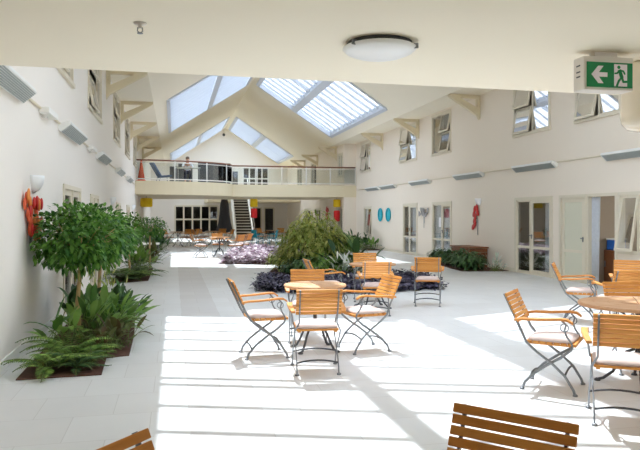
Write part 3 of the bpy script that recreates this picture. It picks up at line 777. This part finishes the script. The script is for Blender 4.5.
# bridge railing
rl = empty('bridge_railing', (0, 0, BZ1))
path = [(XL+.04, bow(XL+.04)+.08)] + [(x, bow(x)+.08) for x, _ in front[1:-1]] + [(k, BY0+.08) for k in (4.2, 5.5, 6.8, 8.1, XF+.55)]
path[-1] = (XR-.06, BY0-.06); path[-2] = (8.1, BY0+.06)
MB().tube([(x, y, .96) for x, y in path], .035, 8).build('handrail', M['rail'], rl)
MB().tube([(x, y, .86) for x, y in path], .018, 6).tube([(x, y, .09) for x, y in path], .03, 6).build('rail', M['white'], rl)
pi = list(range(0, 17, 4)) + list(range(17, len(path)))
for k in pi[1:]:
    x, y = path[k]; MB().tube([(x, y, 0), (x, y, .95)], .028, 8).build('post', M['white'], rl)
g = MB()
for k in range(len(path)-1):
    a, b = path[k], path[k+1]
    g._add([(a[0], a[1]+.004, .12), (b[0], b[1]+.004, .12), (b[0], b[1]+.004, .84), (a[0], a[1]+.004, .84), (a[0], a[1]-.004, .12), (b[0], b[1]-.004, .12), (b[0], b[1]-.004, .84), (a[0], a[1]-.004, .84)],
           [(0,3,2,1),(4,5,6,7),(0,1,5,4),(1,2,6,5),(2,3,7,6),(3,0,4,7)])
g.build('glass_panel', M['glass_clear'], rl)
tag(rl, 'glass balustrade with brown timber handrail along the curved bridge', 'railing')

# things on the bridge
r = empty('traffic_cone', (-1.5, 31.2, BZ1))
MB().box((-.22, -.22, 0), (.22, .22, .05)).build('base', M['cone'], r, .01); MB().lathe([(.17, .05), (.035, .98), (.0, .985)]).build('cone_body', M['cone'], r)
MB().lathe([(.113, .4), (.086, .6)]).build('reflective_band', M['signwhite'], r)
tag(r, 'orange traffic cone with a white band at the left end of the bridge', 'cone')
def partition(x0, x1, y, h, label):
    r = empty('office_partition', ((x0+x1)/2, y, BZ1)); w = (x1-x0)/2
    MB().box((-w, -.025, .08), (w, .025, h)).build('fabric_panel', M['panel'], r, .005)
    MB().box((-w-.02, -.03, 0), (-w, .03, h+.02)).box((w, -.03, 0), (w+.02, .03, h+.02)).box((-w, -.03, h), (w, .03, h+.02)).build('panel_frame', M['dark_steel'], r)
    tag(r, label, 'partition')
partition(.25, .95, 35.2, 1.2, 'dark grey office screen behind the person at the desk')
partition(1.25, 2.15, 34.3, 1.2, 'dark grey office screen right of the person on the bridge'); partition(2.2, 2.95, 34.8, 1.2, 'dark grey office screen at the right end of the curved bay')
partition(-.2, .18, 34.4, .95, 'low dark office screen left of the person on the bridge')
r = empty('desk', (.66, 31.95, BZ1))
MB().box((-.6, -.35, .71), (.6, .35, .74)).build('desktop', M['white'], r)
for sx in (-.55, .55):
    for sy in (-.3, .3): MB().tube([(sx, sy, 0), (sx, sy, .71)], .02).build('leg', M['steel'], r)
tag(r, 'white office desk on the bridge in front of the seated person', 'desk')
r = empty('office_chair', (.66, 32.75, BZ1))
MB().box((-.23, -.23, .42), (.23, .23, .48)).build('seat', M['panel'], r, .02); MB().box((-.21, .22, .5), (.21, .27, .95)).build('backrest', M['panel'], r, .02)
MB().tube([(0, 0, .08), (0, 0, .42)], .03).tube([(0, .1, .43), (0, .25, .44), (0, .26, .6)], .015).build('post', M['dark_steel'], r)
for k in range(5):
    a = 2*PI*k/5; MB().tube([(0, 0, .08), (.26*math.cos(a), .26*math.sin(a), .03)], .018).build('leg', M['dark_steel'], r)
tag(r, 'dark office chair on the bridge under the seated person', 'chair')
r = empty('reclining_chair', (-.55, 33.2, BZ1), math.radians(-70))
MB().cbox((0, -.38, .72), (.55, .09, .8), Matrix.Rotation(.55, 3, 'X')).build('backrest', M['blue'], r, .03); MB().cbox((0, .1, .38), (.55, .6, .1), Matrix.Rotation(.1, 3, 'X')).build('seat', M['blue'], r, .03)
for sx in (-.24, .24):
    MB().tube([(sx, .35, 0), (sx, .3, .35)], .018).build('leg', M['steel'], r); MB().tube([(sx, -.3, 0), (sx, -.18, .36)], .018).build('leg', M['steel'], r)
tag(r, 'blue padded reclining chair on the bridge beside the cone', 'chair')

def skin_obj(name, verts, edges, radii, material, parent, root=0, sub=1):
    me = bpy.data.meshes.new(name); me.from_pydata(verts, edges, []); me.materials.append(material)
    o = bpy.data.objects.new(name, me); COL.objects.link(o); o.parent = parent
    sk = o.modifiers.new('skin', 'SKIN'); sk.use_smooth_shade = True
    lay = me.skin_vertices[0] if me.skin_vertices else None
    if lay is None:
        bpy.context.view_layer.update(); lay = me.skin_vertices[0] if me.skin_vertices else None
    for k, rr in enumerate(radii):
        lay.data[k].radius = (rr, rr) if not isinstance(rr, tuple) else rr
        lay.data[k].use_root = (k == root)
    s2 = o.modifiers.new('sub', 'SUBSURF'); s2.levels = sub; s2.render_levels = sub
    return o
def person(loc):
    p = empty('person', loc)
    # sits facing -y, leaning over the desk; local seat height .48
    V = [(0,.02,.58), (0,-.02,.74), (0,-.09,.92), (0,-.14,1.03), (0,-.17,1.1), (0,-.19,1.19), (0,-.2,1.28)]
    Rr = [(.15,.11), (.14,.1), (.16,.11), (.09,.08), (.055,.055), (.085,.095), (.06,.07)]
    E = [(k, k+1) for k in range(6)]
    def chain(start, pts, rr):
        prev = start
        for q, r_ in zip(pts, rr): V.append(q); Rr.append((r_, r_)); E.append((prev, len(V)-1)); prev = len(V)-1
        return prev
    for sx in (-1, 1):
        h = chain(2, [(sx*.19,-.1,.99), (sx*.25,-.24,.83), (sx*.15,-.46,.80), (sx*.13,-.53,.79)], [.055, .045, .036, .03])
        for q in range(5):
            ox = sx*(-.03+.015*q); L = (.05, .075, .08, .075, .06)[q]
            chain(h, [(sx*.13+ox, -.55 - L*.4, .79), (sx*.13+ox*1.2, -.55-L, .775)], [.01, .008])
        chain(0, [(sx*.1,.0,.55), (sx*.12,-.42,.53), (sx*.12,-.4,.1), (sx*.12,-.42,.06), (sx*.12,-.56,.035)], [.085, .062, .045, .04, .032])
    b = skin_obj('body', V, E, Rr, M['skin'], p)
    f = MB(); f.ellipsoid((0,-.29,1.2), (.012,.018,.02), 8, 6); f.ellipsoid((-.032,-.272,1.225), (.012,.008,.008), 8, 6); f.ellipsoid((.032,-.272,1.225), (.012,.008,.008), 8, 6)
    f.ellipsoid((-.09,-.19,1.2), (.012,.025,.035), 8, 6); f.ellipsoid((.09,-.19,1.2), (.012,.025,.035), 8, 6); f.build('face', M['skin'], p)
    h = MB(); h.ellipsoid((0,-.175,1.265), (.095,.105,.085)); h.build('hair', M['hair'], p)
    V2 = [(0,.02,.56), (0,-.02,.74), (0,-.09,.92), (0,-.135,1.03)]; R2 = [(.165,.125), (.155,.115), (.175,.125), (.085,.08)]; E2 = [(0,1),(1,2),(2,3)]
    for sx in (-1, 1):
        n = len(V2); V2 += [(sx*.19,-.1,.99), (sx*.25,-.24,.83), (sx*.165,-.42,.805)]; R2 += [(.068,)*2, (.058,)*2, (.046,)*2]; E2 += [(2, n), (n, n+1), (n+1, n+2)]
    skin_obj('shirt', V2, E2, R2, M['shirt'], p)
    V3 = [(0,.01,.56)]; R3 = [(.165,.12)]; E3 = []
    for sx in (-1, 1):
        n = len(V3); V3 += [(sx*.1,.0,.55), (sx*.12,-.42,.53), (sx*.12,-.4,.11)]; R3 += [(.1,)*2, (.075,)*2, (.058,)*2]; E3 += [(0, n), (n, n+1), (n+1, n+2)]
    skin_obj('trousers', V3, E3, R3, M['trousers'], p)
    tag(p, 'person in a white shirt seated at the desk on the bridge, leaning forward', 'person')
person((.66, 32.72, BZ1))

# hanging lanterns of yellow and red cloth below the bridge
def lantern(x, y, yz, rz, w, label):
    r = empty('hanging_lantern', (x, y, 0))
    MB().lathe([(w*.8, yz[1]), (w, yz[1]-.04), (w, yz[0]+.04), (w*.8, yz[0])], n=16).build('yellow_shade', M['yellow'], r)
    if rz: MB().lathe([(w*.6, rz[1]), (w*.85, rz[1]-.04), (w*.85, rz[0]+.04), (w*.6, rz[0])], n=16).build('red_shade', M['redcloth'], r)
    MB().tube([(0, 0, (rz[0] if rz else yz[0])), (0, 0, BZ0)], .008).build('cord', M['dark_steel'], r)
    tag(r, label, 'lantern', 'cloth lanterns hanging below the bridge')
lantern(4.1, 33.6, (2.07, 2.5), (1.5, 2.0), .2, 'yellow and red cloth lantern hanging right of the stairs')
lantern(8.6, 33.6, (2.08, 2.5), (1.3, 1.9), .2, 'yellow and red cloth lantern hanging near the right wall')
lantern(-1.35, 33.2, (2.05, 2.5), None, .3, 'wide yellow cloth lantern hanging near the left wall')

# bench by the left wall
r = empty('bench', (-.95, 27.4, 0)); MB().box((-.36, -.45, .42), (.36, .45, .48)).build('seat', M['white'], r, .01)
for sx in (-.3, .3):
    for sy in (-.38, .38): MB().tube([(sx, sy, 0), (sx, sy, .42)], .025).build('leg', M['dark_steel'], r)
tag(r, 'white topped bench between the planting beds along the left wall', 'bench')

# ------------------------------------------------------------------ wall sculptures
r = empty('flower_sculpture', (XL, 8.5, 1.57)); rr = random.Random(3)
for k in range(40):
    y = rr.uniform(-.42, .48); z = rr.uniform(-.2, .27) - y*.2
    if y < -.2 and z < 0: z += .22
    q = Matrix.Rotation(rr.uniform(-.7, .5), 3, 'X')
    MB().ellipsoid((.03+rr.uniform(0, .04), y, z), (.02, .045, .08), 8, 6, q).build('petal', M[('red', 'coral', 'coral', 'orange')[k % 4]], r)
s = MB()
for y, z in ((-.4, .2), (-.2, .28), (.05, .1), (.3, .05), (-.05, -.3)): s.tube([(.015, y, z), (.02, y*.4, z*.4-.1), (.015, 0, -.38)], .008, 6)
s.build('stems', M['greymetal'], r)
tag(r, 'cluster of red and orange metal petals on the left wall behind the tree', 'wall sculpture')
for k, (y, lb) in enumerate(((28.75, 'turquoise oval wall disc, left one of the pair on the right wall'), (27.6, 'turquoise oval wall disc, right one of the pair on the right wall'))):
    r = empty('wall_disc', (XR, y, 1.66))
    pts = [(-.05, (.28)*math.cos(2*PI*j/36), .29*math.sin(2*PI*j/36)) for j in range(37)]
    MB().ellipsoid((-.02, 0, 0), (.03, .29, .3), 24, 10).build('disc', M['teal'], r); MB().tube(pts, .03, 6).build('rim', M['teal'], r)
    MB().ellipsoid((-.05, 0, .0), (.02, .06, .18), 10, 8).build('inlay', M['blue_pale'], r); tag(r, lb, 'wall disc', 'turquoise ovals on the right wall')
r = empty('bird_sculpture', (XR-.03, 23.3, 1.62))
b = MB(); b.ellipsoid((-.04, 0, .05), (.03, .28, .1), 14, 8, Matrix.Rotation(.2, 3, 'X')); b.tube([(-.04, -.24, .07), (-.04, -.38, .12), (-.04, -.42, .28), (-.04, -.5, .24)], [.05, .03, .025, .012], 8); b.build('bird_body', M['greymetal'], r)
w = MB()
for k in range(7): w.leaf((-.05, .12-.03*k, .08), (0, .75-.14*k, .7), (-1, 0, 0), .34-.025*k, .085, 0, .1, 3)
for k in range(5): w.leaf((-.05, .25, .05), (0, 1, .5-.2*k), (-1, 0, 0), .3, .07, 0, .1, 3)
wo = w.build('wing_feathers', M['greymetal'], r); wo.modifiers.new('t', 'SOLIDIFY').thickness = .006
MB().tube([(-.03, .02, -.02), (-.03, .0, -.48)], .012).tube([(-.03, -.05, -.02), (-.03, -.04, -.3)], .01).build('legs', M['greymetal'], r)
tag(r, 'grey metal bird sculpture with raised wing between two glazed doors', 'wall sculpture')
r = empty('flower_sculpture', (XR, 18.95, 1.45)); p = MB()
for (y, z, a) in ((.1, .36, .2), (-.05, .4, -.3), (.15, .22, .6), (-.1, .26, -.5), (.05, .12, .1), (.12, .0, .5), (.1, -.12, .7), (.2, -.2, .9)): MB().ellipsoid((-.04, y, z), (.025, .085, .13), 10, 8, Matrix.Rotation(a, 3, 'X')).build('petal', M['red'], r)
MB().tube([(-.03, .05, .3), (-.03, -.08, 0), (-.03, -.1, -.46)], .014).tube([(-.03, -.08, 0), (-.03, .14, -.15)], .01).build('stem', M['greymetal'], r)
tag(r, 'red metal flower on a grey stem on the right wall above the timber box', 'wall sculpture')
r = empty('flower_sculpture', (XF-.01, 36.7, 1.7)); p = MB()
for (y, z) in ((.2, .25), (-.2, .25), (.0, .1), (.25, -.05), (-.2, -.1), (0, -.25), (.1, .35)): MB().ellipsoid((-.035, y, z), (.03, .16, .12), 10, 8).build('petal', M['red'], r)
MB().tube([(-.02, 0, .3), (-.02, 0, -.5)], .015).build('stem', M['greymetal'], r)
tag(r, 'small red wall sculpture below the bridge on the right wall', 'wall sculpture')

# ------------------------------------------------------------------ planting
def poly_bed(name, pts, label, z=.012):
    return tag(MB().prism(pts, .0005, z, XYZ).build(name, M['soil']), label, 'soil', kind='stuff')
poly_bed('mulch', [(-1.50, 6.72), (-.71, 6.76), (-.74, 7.55), (-.5, 7.62), (-.52, 8.95), (-.62, 10.9), (-1.55, 10.9)], 'brown bark mulch of the nearest bed at the left wall')
poly_bed('mulch', [(-1.5, 15.85), (-.62, 16.3), (-.62, 20.4), (-1.5, 20.4)], 'brown bark mulch of the second bed at the left wall')
poly_bed('mulch', [(-1.5, 22.4), (-.6, 22.9), (-.6, 25.8), (-1.5, 25.8)], 'brown bark mulch of the third bed at the left wall')
poly_bed('mulch', [(2.1, 13.9), (3.05, 12.8), (5.5, 13.2), (6.0, 15.5), (5.7, 19.6), (3.0, 19.6), (2.4, 17)], 'brown soil of the central bed below the bush')
poly_bed('mulch', [(1.5, 21.6), (2.9, 20.9), (4.2, 21.6), (5.2, 25), (4.4, 29.5), (2.4, 28.5)], 'brown soil of the bed with pale purple plants')
poly_bed('mulch', [(8.1, 17.1), (9.48, 16.9), (9.48, 21.6), (8.7, 21.6)], 'brown soil of the bed beside the timber box')
poly_bed('mulch', [(8.5, 28.4), (9.48, 28.4), (9.48, 32.6), (8.6, 32.6)], 'brown soil of the bed under the small window near the bridge')

def ficus(x, y, zc, rx, rz, n, label, seed, tx=0):
    rr = random.Random(seed); r = empty('ficus_tree', (x, y, 0))
    MB().tube([(tx, 0, .0), (tx+.012, .0, .25), (tx-.01, .01, .5), (tx*.5+.006, 0, .8), (0, 0, zc)], [.032, .028, .026, .025, .02], 8).build('trunk', M['bark'], r)
    br = MB(); f = MB()
    for k in range(14):
        a = rr.uniform(0, 2*PI); e = rr.uniform(-.2, .9); br.tube([(0, 0, zc-rz*.6), (rx*.3*math.cos(a), rx*.3*math.sin(a), zc-rz*.2), (rx*.75*math.cos(a)*math.cos(e), rx*.75*math.sin(a)*math.cos(e), zc+rz*.7*math.sin(e))], [.014, .01, .005], 5)
    br.build('branches', M['bark'], r)
    k = 0
    while k < n:
        d = Vector((rr.gauss(0,1), rr.gauss(0,1), rr.gauss(0,1))).normalized(); q = rr.random()**.33
        lump = 1 + .16*math.sin(d.x*7+seed)*math.sin(d.y*6+d.z*5)
        p = Vector((d.x*rx*q*lump, d.y*rx*q*lump, zc + d.z*rz*q*lump))
        if p.x + x < XL+.06: continue
        dd = (d + Vector((rr.gauss(0,.5), rr.gauss(0,.5), rr.gauss(-.15,.6)))).normalized()
        L = rr.uniform(.07, .11)
        if p.x + x + dd.x*L < XL+.03: continue
        f.leaf(p, dd, (rr.gauss(0,.4), rr.gauss(0,.4), 1), L, L*.48, .25, .2); k += 1
    f.build('foliage', M['leaf_a'], r)
    return tag(r, label, 'tree', 'clipped ficus trees along the left wall')
ficus(-1.16, 8.62, 1.33, .62, .42, 2700, 'nearest ball shaped ficus tree at the left wall, on a thin pale trunk', 1, -.03)
ficus(-1.12, 10.4, 1.3, .55, .4, 2100, 'second ficus tree, just behind the nearest ball shaped one', 2)
ficus(-1.15, 17.6, 1.25, .5, .4, 1000, 'third ficus tree along the left wall, over the second bed', 3)
ficus(-.72, 20.2, 1.28, .5, .28, 900, 'flat topped ficus tree farthest along the left wall', 4)

def fern(x, y, n, L, label, seed, m='leaf_b', rise=.9, z0=.0):
    rr = random.Random(seed); r = empty('fern', (x, y, z0)); f = MB(); s = MB()
    for k in range(n):
        a = 2*PI*k/n + rr.uniform(-.3, .3); e = rr.uniform(.35, 1.15)*rise; ln = L*rr.uniform(.75, 1.15)
        pts = []; p = Vector((0, 0, .02)); el = e
        for j in range(13):
            pts.append(p.copy()); d = Vector((math.cos(a)*math.cos(el), math.sin(a)*math.cos(el), math.sin(el))); p += d*ln/12; el -= (e+.55)/12
            if p.z < .03: p.z = .03
            if p.x + x < XL+.05: p.x = XL+.05-x
            if p.x + x > XR-.05: p.x = XR-.05-x
        s.tube(pts, .004, 4)
        for j in range(2, 13):
            t = (pts[j]-pts[j-1]).normalized(); sd = t.cross(Vector((0,0,1))).normalized(); w = ln*.19*math.sin(PI*min(1, .15+j/14))
            for sg in (-1, 1):
                dd = sd*sg + t*.35; q = pts[j] + dd*w
                if XL+.03 < q.x + x < XR-.03: f.leaf(pts[j], dd, (0,0,1), w, w*.30, .22, .1, 1)
                if j < 12:
                    mid = (pts[j]+pts[min(j+1, 12)])/2
                    if XL+.03 < (mid+dd*w).x + x < XR-.03: f.leaf(mid, dd, (0,0,1), w*.95, w*.28, .22, .1, 1)
    f.build('fronds', M[m], r); s.build('stalks', M['stem'], r)
    return tag(r, label, 'fern', 'ferns in the beds')
def rosette(x, y, n, L, W, label, seed, m='leaf_c', name='leafy_plant', e0=(.5, 1.4), flowers=0, group='leafy plants in the beds'):
    rr = random.Random(seed); r = empty(name, (x, y, 0)); f = MB(); s = MB()
    for k in range(n):
        a = rr.uniform(0, 2*PI); e = rr.uniform(*e0); ln = L*rr.uniform(.6, 1.1); h = ln*rr.uniform(.3, .6)
        b = Vector((rr.gauss(0, L*.16), rr.gauss(0, L*.16), .02)); d = Vector((math.cos(a)*math.cos(e), math.sin(a)*math.cos(e), math.sin(e)))
        m_ = b + d*h
        tip = m_ + d*ln*.6
        if not (XL+.05 < tip.x + x < XR-.05) or not (XL+.05 < b.x+x < XR-.05): continue
        s.tube([b, m_], .005, 4)
        f.leaf(m_, d, (math.cos(a)*-.5, math.sin(a)*-.5, 1), ln*.6, W*rr.uniform(.7, 1.1), rr.uniform(.15, .6), .25, 3)
    f.build('leaves', M[m], r); s.build('stalks', M['stem'], r)
    if flowers:
        g = MB()
        for k in range(flowers):
            a = rr.uniform(0, 2*PI); q = rr.uniform(0, L*.3); z = L*rr.uniform(.85, 1.15)
            if XL+.1 < x+q*math.cos(a): g.leaf((q*math.cos(a), q*math.sin(a), z), (rr.gauss(0,.3), rr.gauss(0,.3), 1), (1,0,0), .13, .06, 0, .5, 2)
        g.build('flower_buds', M['leaf_y'], r)
    return tag(r, label, 'plant', group)
# nearest bed
fern(-1.25, 6.98, 18, .5, 'fern at the front left corner of the nearest bed', 11, rise=1.1)
fern(-.98, 7.0, 16, .4, 'fern at the front of the nearest bed, middle', 12, 'leaf_d', 1.1)
fern(-1.12, 7.5, 22, .62, 'large fern at the foot of the nearest ficus trunk', 13, rise=1.25)
fern(-.9, 7.42, 16, .42, 'fern in the nearest bed right of the ficus trunk', 14, rise=1.2)
rosette(-1.3, 8.0, 18, .75, .12, 'tall leafy plant against the wall in the nearest bed', 15)
rosette(-1.02, 8.6, 60, .78, .11, 'pale green lily with upright buds behind the nearest ficus trunk', 16, flowers=16)
rosette(-.82, 9.1, 60, .72, .12, 'green lily at the path side of the nearest bed', 17, flowers=10)
rosette(-.72, 8.15, 60, .48, .075, 'low bronze leaved plant at the bed edge by the path', 18, 'leaf_br')
rosette(-.84, 7.75, 46, .4, .07, 'bronze creeping plant at the corner of the nearest bed', 19, 'leaf_br')
rosette(-1.25, 9.5, 50, .8, .12, 'dark leafy plant at the back of the nearest bed by the wall', 20, 'leaf_d')
rosette(-.8, 9.8, 50, .68, .11, 'dark leafy plant at the back of the nearest bed by the path', 21, 'leaf_d')
fern(-.95, 10.5, 14, .55, 'fern at the far end of the nearest bed', 22)
# second and third beds
fern(-1.2, 16.3, 20, .62, 'fern at the front of the second bed by the wall', 23, 'leaf_d', 1.2); fern(-.85, 16.6, 20, .62, 'fern at the front of the second bed by the path', 24, rise=1.2)
fern(-1.1, 17.5, 20, .8, 'fern in the middle of the second bed by the wall', 25, rise=1.3); fern(-.8, 18.0, 20, .7, 'fern in the middle of the second bed by the path', 26, 'leaf_d', 1.3)
rosette(-1.0, 19.0, 60, .85, .12, 'leafy green plant at the back of the second bed', 27, 'leaf_c')
fern(-1.0, 22.9, 18, .7, 'fern at the front of the third bed', 28, rise=1.2); rosette(-.8, 23.8, 60, .7, .11, 'pale leafy plant in the third bed by the path', 29, 'leaf_br'); fern(-1.0, 25.2, 16, .75, 'fern at the back of the third bed', 30, 'leaf_d', 1.2)
rosette(-.7, 30.2, 80, 1.05, .16, 'dark bushy plant past the white bench on the left', 31, 'leaf_d'); rosette(-1.1, 31.4, 70, .95, .16, 'dark bushy plant at the wall past the white bench', 32, 'leaf_d')

# central bush: bamboo-like mound on several canes
def bush(x, y, rx, ry, h, n, label, seed, m='leaf_y', name='bush', L=.2, W=.035):
    rr = random.Random(seed); r = empty(name, (x, y, 0)); s = MB(); f = MB()
    for k in range(26):
        a = rr.uniform(0, 2*PI); q = rr.random()**.5; s.tube([(.3*rx*q*math.cos(a), .3*ry*q*math.sin(a), .01), (.6*rx*q*math.cos(a), .6*ry*q*math.sin(a), h*.5), (.9*rx*q*math.cos(a), .9*ry*q*math.sin(a), h*(.98-.35*q))], [.012, .009, .004], 5)
    s.build('canes', M['stem'], r)
    for k in range(n):
        a = rr.uniform(0, 2*PI); q = rr.random()**.5; top = h*(1-.42*q**2)*(1+.1*math.sin(a*3+seed)); z = top*rr.random()**.5
        rad = q*(1 if z > h*.3 else .75)*(1+.12*math.sin(a*5+seed*2))
        p = Vector((rx*rad*math.cos(a), ry*rad*math.sin(a), max(.06, z)))
        dd = Vector((math.cos(a)+rr.gauss(0,.6), math.sin(a)+rr.gauss(0,.6), rr.gauss(.1,.5)))
        if p.x + x > XR-.2 or (8.75 < p.x + x and 18.05 < p.y + y < 20.15 and p.z < .62): continue
        f.leaf(p, dd, (0,0,1), L*rr.uniform(.6, 1.2), W*rr.uniform(.8, 1.3), .5, .15, 2)
    f.build('foliage', M[m], r); return tag(r, label, 'bush')
bush(3.85, 17.7, .9, .9, 1.72, 3200, 'large yellow green bush in the central bed, left and taller mound', 41, L=.22, W=.05)
bush(4.65, 18.3, .75, .8, 1.2, 2000, 'lower green bush in the central bed, right mound', 42, 'leaf_c', L=.24, W=.035)
bush(3.2, 18.3, .5, .5, .75, 700, 'low yellow green shrub at the left foot of the bush', 43, L=.16, W=.05)
bush(3.35, 16.6, .6, .45, .55, 700, 'small dark green shrub in front of the large bush', 44, 'leaf_d', L=.15, W=.06)
bush(3.8, 16.2, .4, .45, .6, 700, 'small green shrub with pale tips in front of the right mound', 45, 'leaf_c', L=.17, W=.06)
rosette(4.55, 16.4, 34, 1.35, .2, 'broad dark leaved plant right of the bush', 46, 'leaf_d', 'broad_leaf_plant', (.35, 1.1))
rosette(4.3, 15.8, 60, .85, .06, 'spiky white striped plant right of the bush', 47, 'leaf_pale', 'striped_plant', (.3, 1.2))
def groundcover(poly, n, h, L, W, m, label, seed, name='purple_foliage', cat='ground cover'):
    rr = random.Random(seed); f = MB(); xs = [p[0] for p in poly]; ys = [p[1] for p in poly]
    def inside(x, y):
        c = False
        for (x0, y0), (x1, y1) in zip(poly, poly[1:]+poly[:1]):
            if (y0 > y) != (y1 > y) and x < (x1-x0)*(y-y0)/(y1-y0)+x0: c = not c
        return c
    k = 0
    while k < n:
        x, y = rr.uniform(min(xs), max(xs)), rr.uniform(min(ys), max(ys))
        if not inside(x, y): continue
        hh = h*(.7+.3*math.sin(x*3.1+y*2.3)*math.sin(y*2.7)); k += 1
        for j in range(7):
            a = rr.uniform(0, 2*PI); z = hh*rr.uniform(.25, 1)
            f.leaf((x+rr.gauss(0,.05), y+rr.gauss(0,.05), max(.02, z-.06)), (math.cos(a), math.sin(a), rr.uniform(0, 1.3)), (0,0,1), L*rr.uniform(.6, 1.2), W, .4, .2, 2)
    return tag(f.build(name, M[m]), label, cat, kind='stuff')
groundcover([(1.65, 13.55), (3.0, 12.45), (5.75, 12.95), (6.2, 15.4), (5.8, 16.2), (2.2, 16.4)], 1700, .27, .15, .055, 'leaf_p', 'dark purple foliage mass in front of the bush', 51)
groundcover([(1.6, 21.7), (2.9, 21.0), (4.1, 21.7), (5.0, 25), (4.3, 29.3), (2.5, 28.3)], 1000, .42, .2, .10, 'leaf_pk', 'pale pink purple foliage mass left of the bush', 52, 'pink_foliage')
bush(3.35, 21.15, .3, .3, .3, 150, 'small yellow green clump in front of the pale purple plants', 53, L=.16, W=.06)
# right wall beds
for k, (x, y, h, lb) in enumerate(((8.55, 17.45, .55, 'dark green shrub in front of the timber box, nearest the camera'), (8.75, 18.2, .6, 'dark green shrub in front of the middle of the timber box'), (8.85, 19.1, .6, 'dark green shrub in front of the far end of the timber box'), (9.0, 20.1, .55, 'dark green shrub just past the timber box'), (9.15, 21.1, .45, 'dark green shrub nearest the door with the paper notice'))):
    bush(x, y, .42 if k < 4 else .3, .5, h, 520, lb, 60+k, 'leaf_d', L=.16, W=.06)
rosette(8.95, 16.75, 30, .55, .07, 'pale variegated plant right of the timber box by the wall', 66, 'leaf_pale')
for k, (x, y, h, lb) in enumerate(((9.1, 28.8, .75, 'slender leafy plant below the turquoise ovals, right one'), (9.05, 29.8, .95, 'taller leafy plant below the turquoise ovals'), (9.05, 30.8, .7, 'leafy plant under the small window, right one'), (9.0, 31.8, 1.0, 'taller leafy plant under the small window near the bridge'))):
    rosette(x, y, 44, h, .11, lb, 70+k, 'leaf_d' if k % 2 else 'leaf_c')
# timber box on the right wall
r = empty('timber_box', (9.18, 18.85, 0)); mb = MB()
for k in range(5): mb.box((-.3, -.65, .02+k*.115), (-.27, .65, .02+k*.115+.105)); mb.box((-.27, -.65, .02+k*.115), (.3, -.62, .02+k*.115+.105)); mb.box((-.27, .62, .02+k*.115), (.3, .65, .02+k*.115+.105))
mb.build('side_boards', M['brown_wood'], r)
mb = MB()
for k in range(5): mb.box((-.34+k*.135, -.69, .6), (-.34+k*.135+.125, .69, .64))
mb.build('lid', M['brown_wood'], r)
tag(r, 'brown timber storage box against the right wall behind dark shrubs', 'box')
# things in the room with the open door
r = empty('cabinet', (10.12, 13.1, 0)); MB().box((-.2, -.18, 0), (.2, .18, .8)).build('carcass', M['brown_wood'], r, .01); MB().box((-.212, -.15, .08), (-.201, .15, .74)).build('door', M['brown_wood'], r); MB().box((-.23, .1, .4), (-.212, .12, .55)).build('handle', M['steel'], r)
tag(r, 'dark brown cabinet inside the room with the open door', 'cabinet')
r = empty('storage_tub', (10.12, 13.1, .8)); MB().box((-.15, -.15, 0), (.15, .15, .24)).build('tub', M['bluebox'], r, .02); MB().box((-.16, -.16, .24), (.16, .16, .28)).build('lid', M['white'], r, .01)
tag(r, 'blue plastic tub on the cabinet inside the open door', 'tub')

# ------------------------------------------------------------------ light
w = bpy.data.worlds.new('World'); scn.world = w; w.use_nodes = True
bg = w.node_tree.nodes['Background']; bg.inputs[0].default_value = (.95, .965, 1.0, 1); bg.inputs[1].default_value = 2.0
sun = bpy.data.lights.new('sun', 'SUN'); sun.energy = 6.2; sun.angle = math.radians(.6); sun.color = (1, .97, .92)
so = bpy.data.objects.new('sun', sun); COL.objects.link(so); so.rotation_euler = Vector((.005, -.5, -1)).to_track_quat('-Z', 'Y').to_euler()

# ------------------------------------------------------------------ camera
cam = bpy.data.cameras.new('camera'); co = bpy.data.objects.new('camera', cam); COL.objects.link(co)
cam.sensor_width = 36; cam.lens = 36.0; cam.shift_y = -9/640; cam.clip_end = 200
co.location = (0, 0, 1.6); co.rotation_euler = (PI/2, 0, -math.atan2(146, 640))
scn.camera = co
vs = scn.view_settings; vs.view_transform = 'Standard'; vs.look = 'None'; vs.gamma = 1; vs.use_curve_mapping = False; vs.exposure = 2.1
scn.cycles.max_bounces = 10; scn.cycles.diffuse_bounces = 8; scn.cycles.glossy_bounces = 3; scn.cycles.transparent_max_bounces = 12
scn.cycles.sample_clamp_indirect = 6
scn.cycles.use_denoising = True
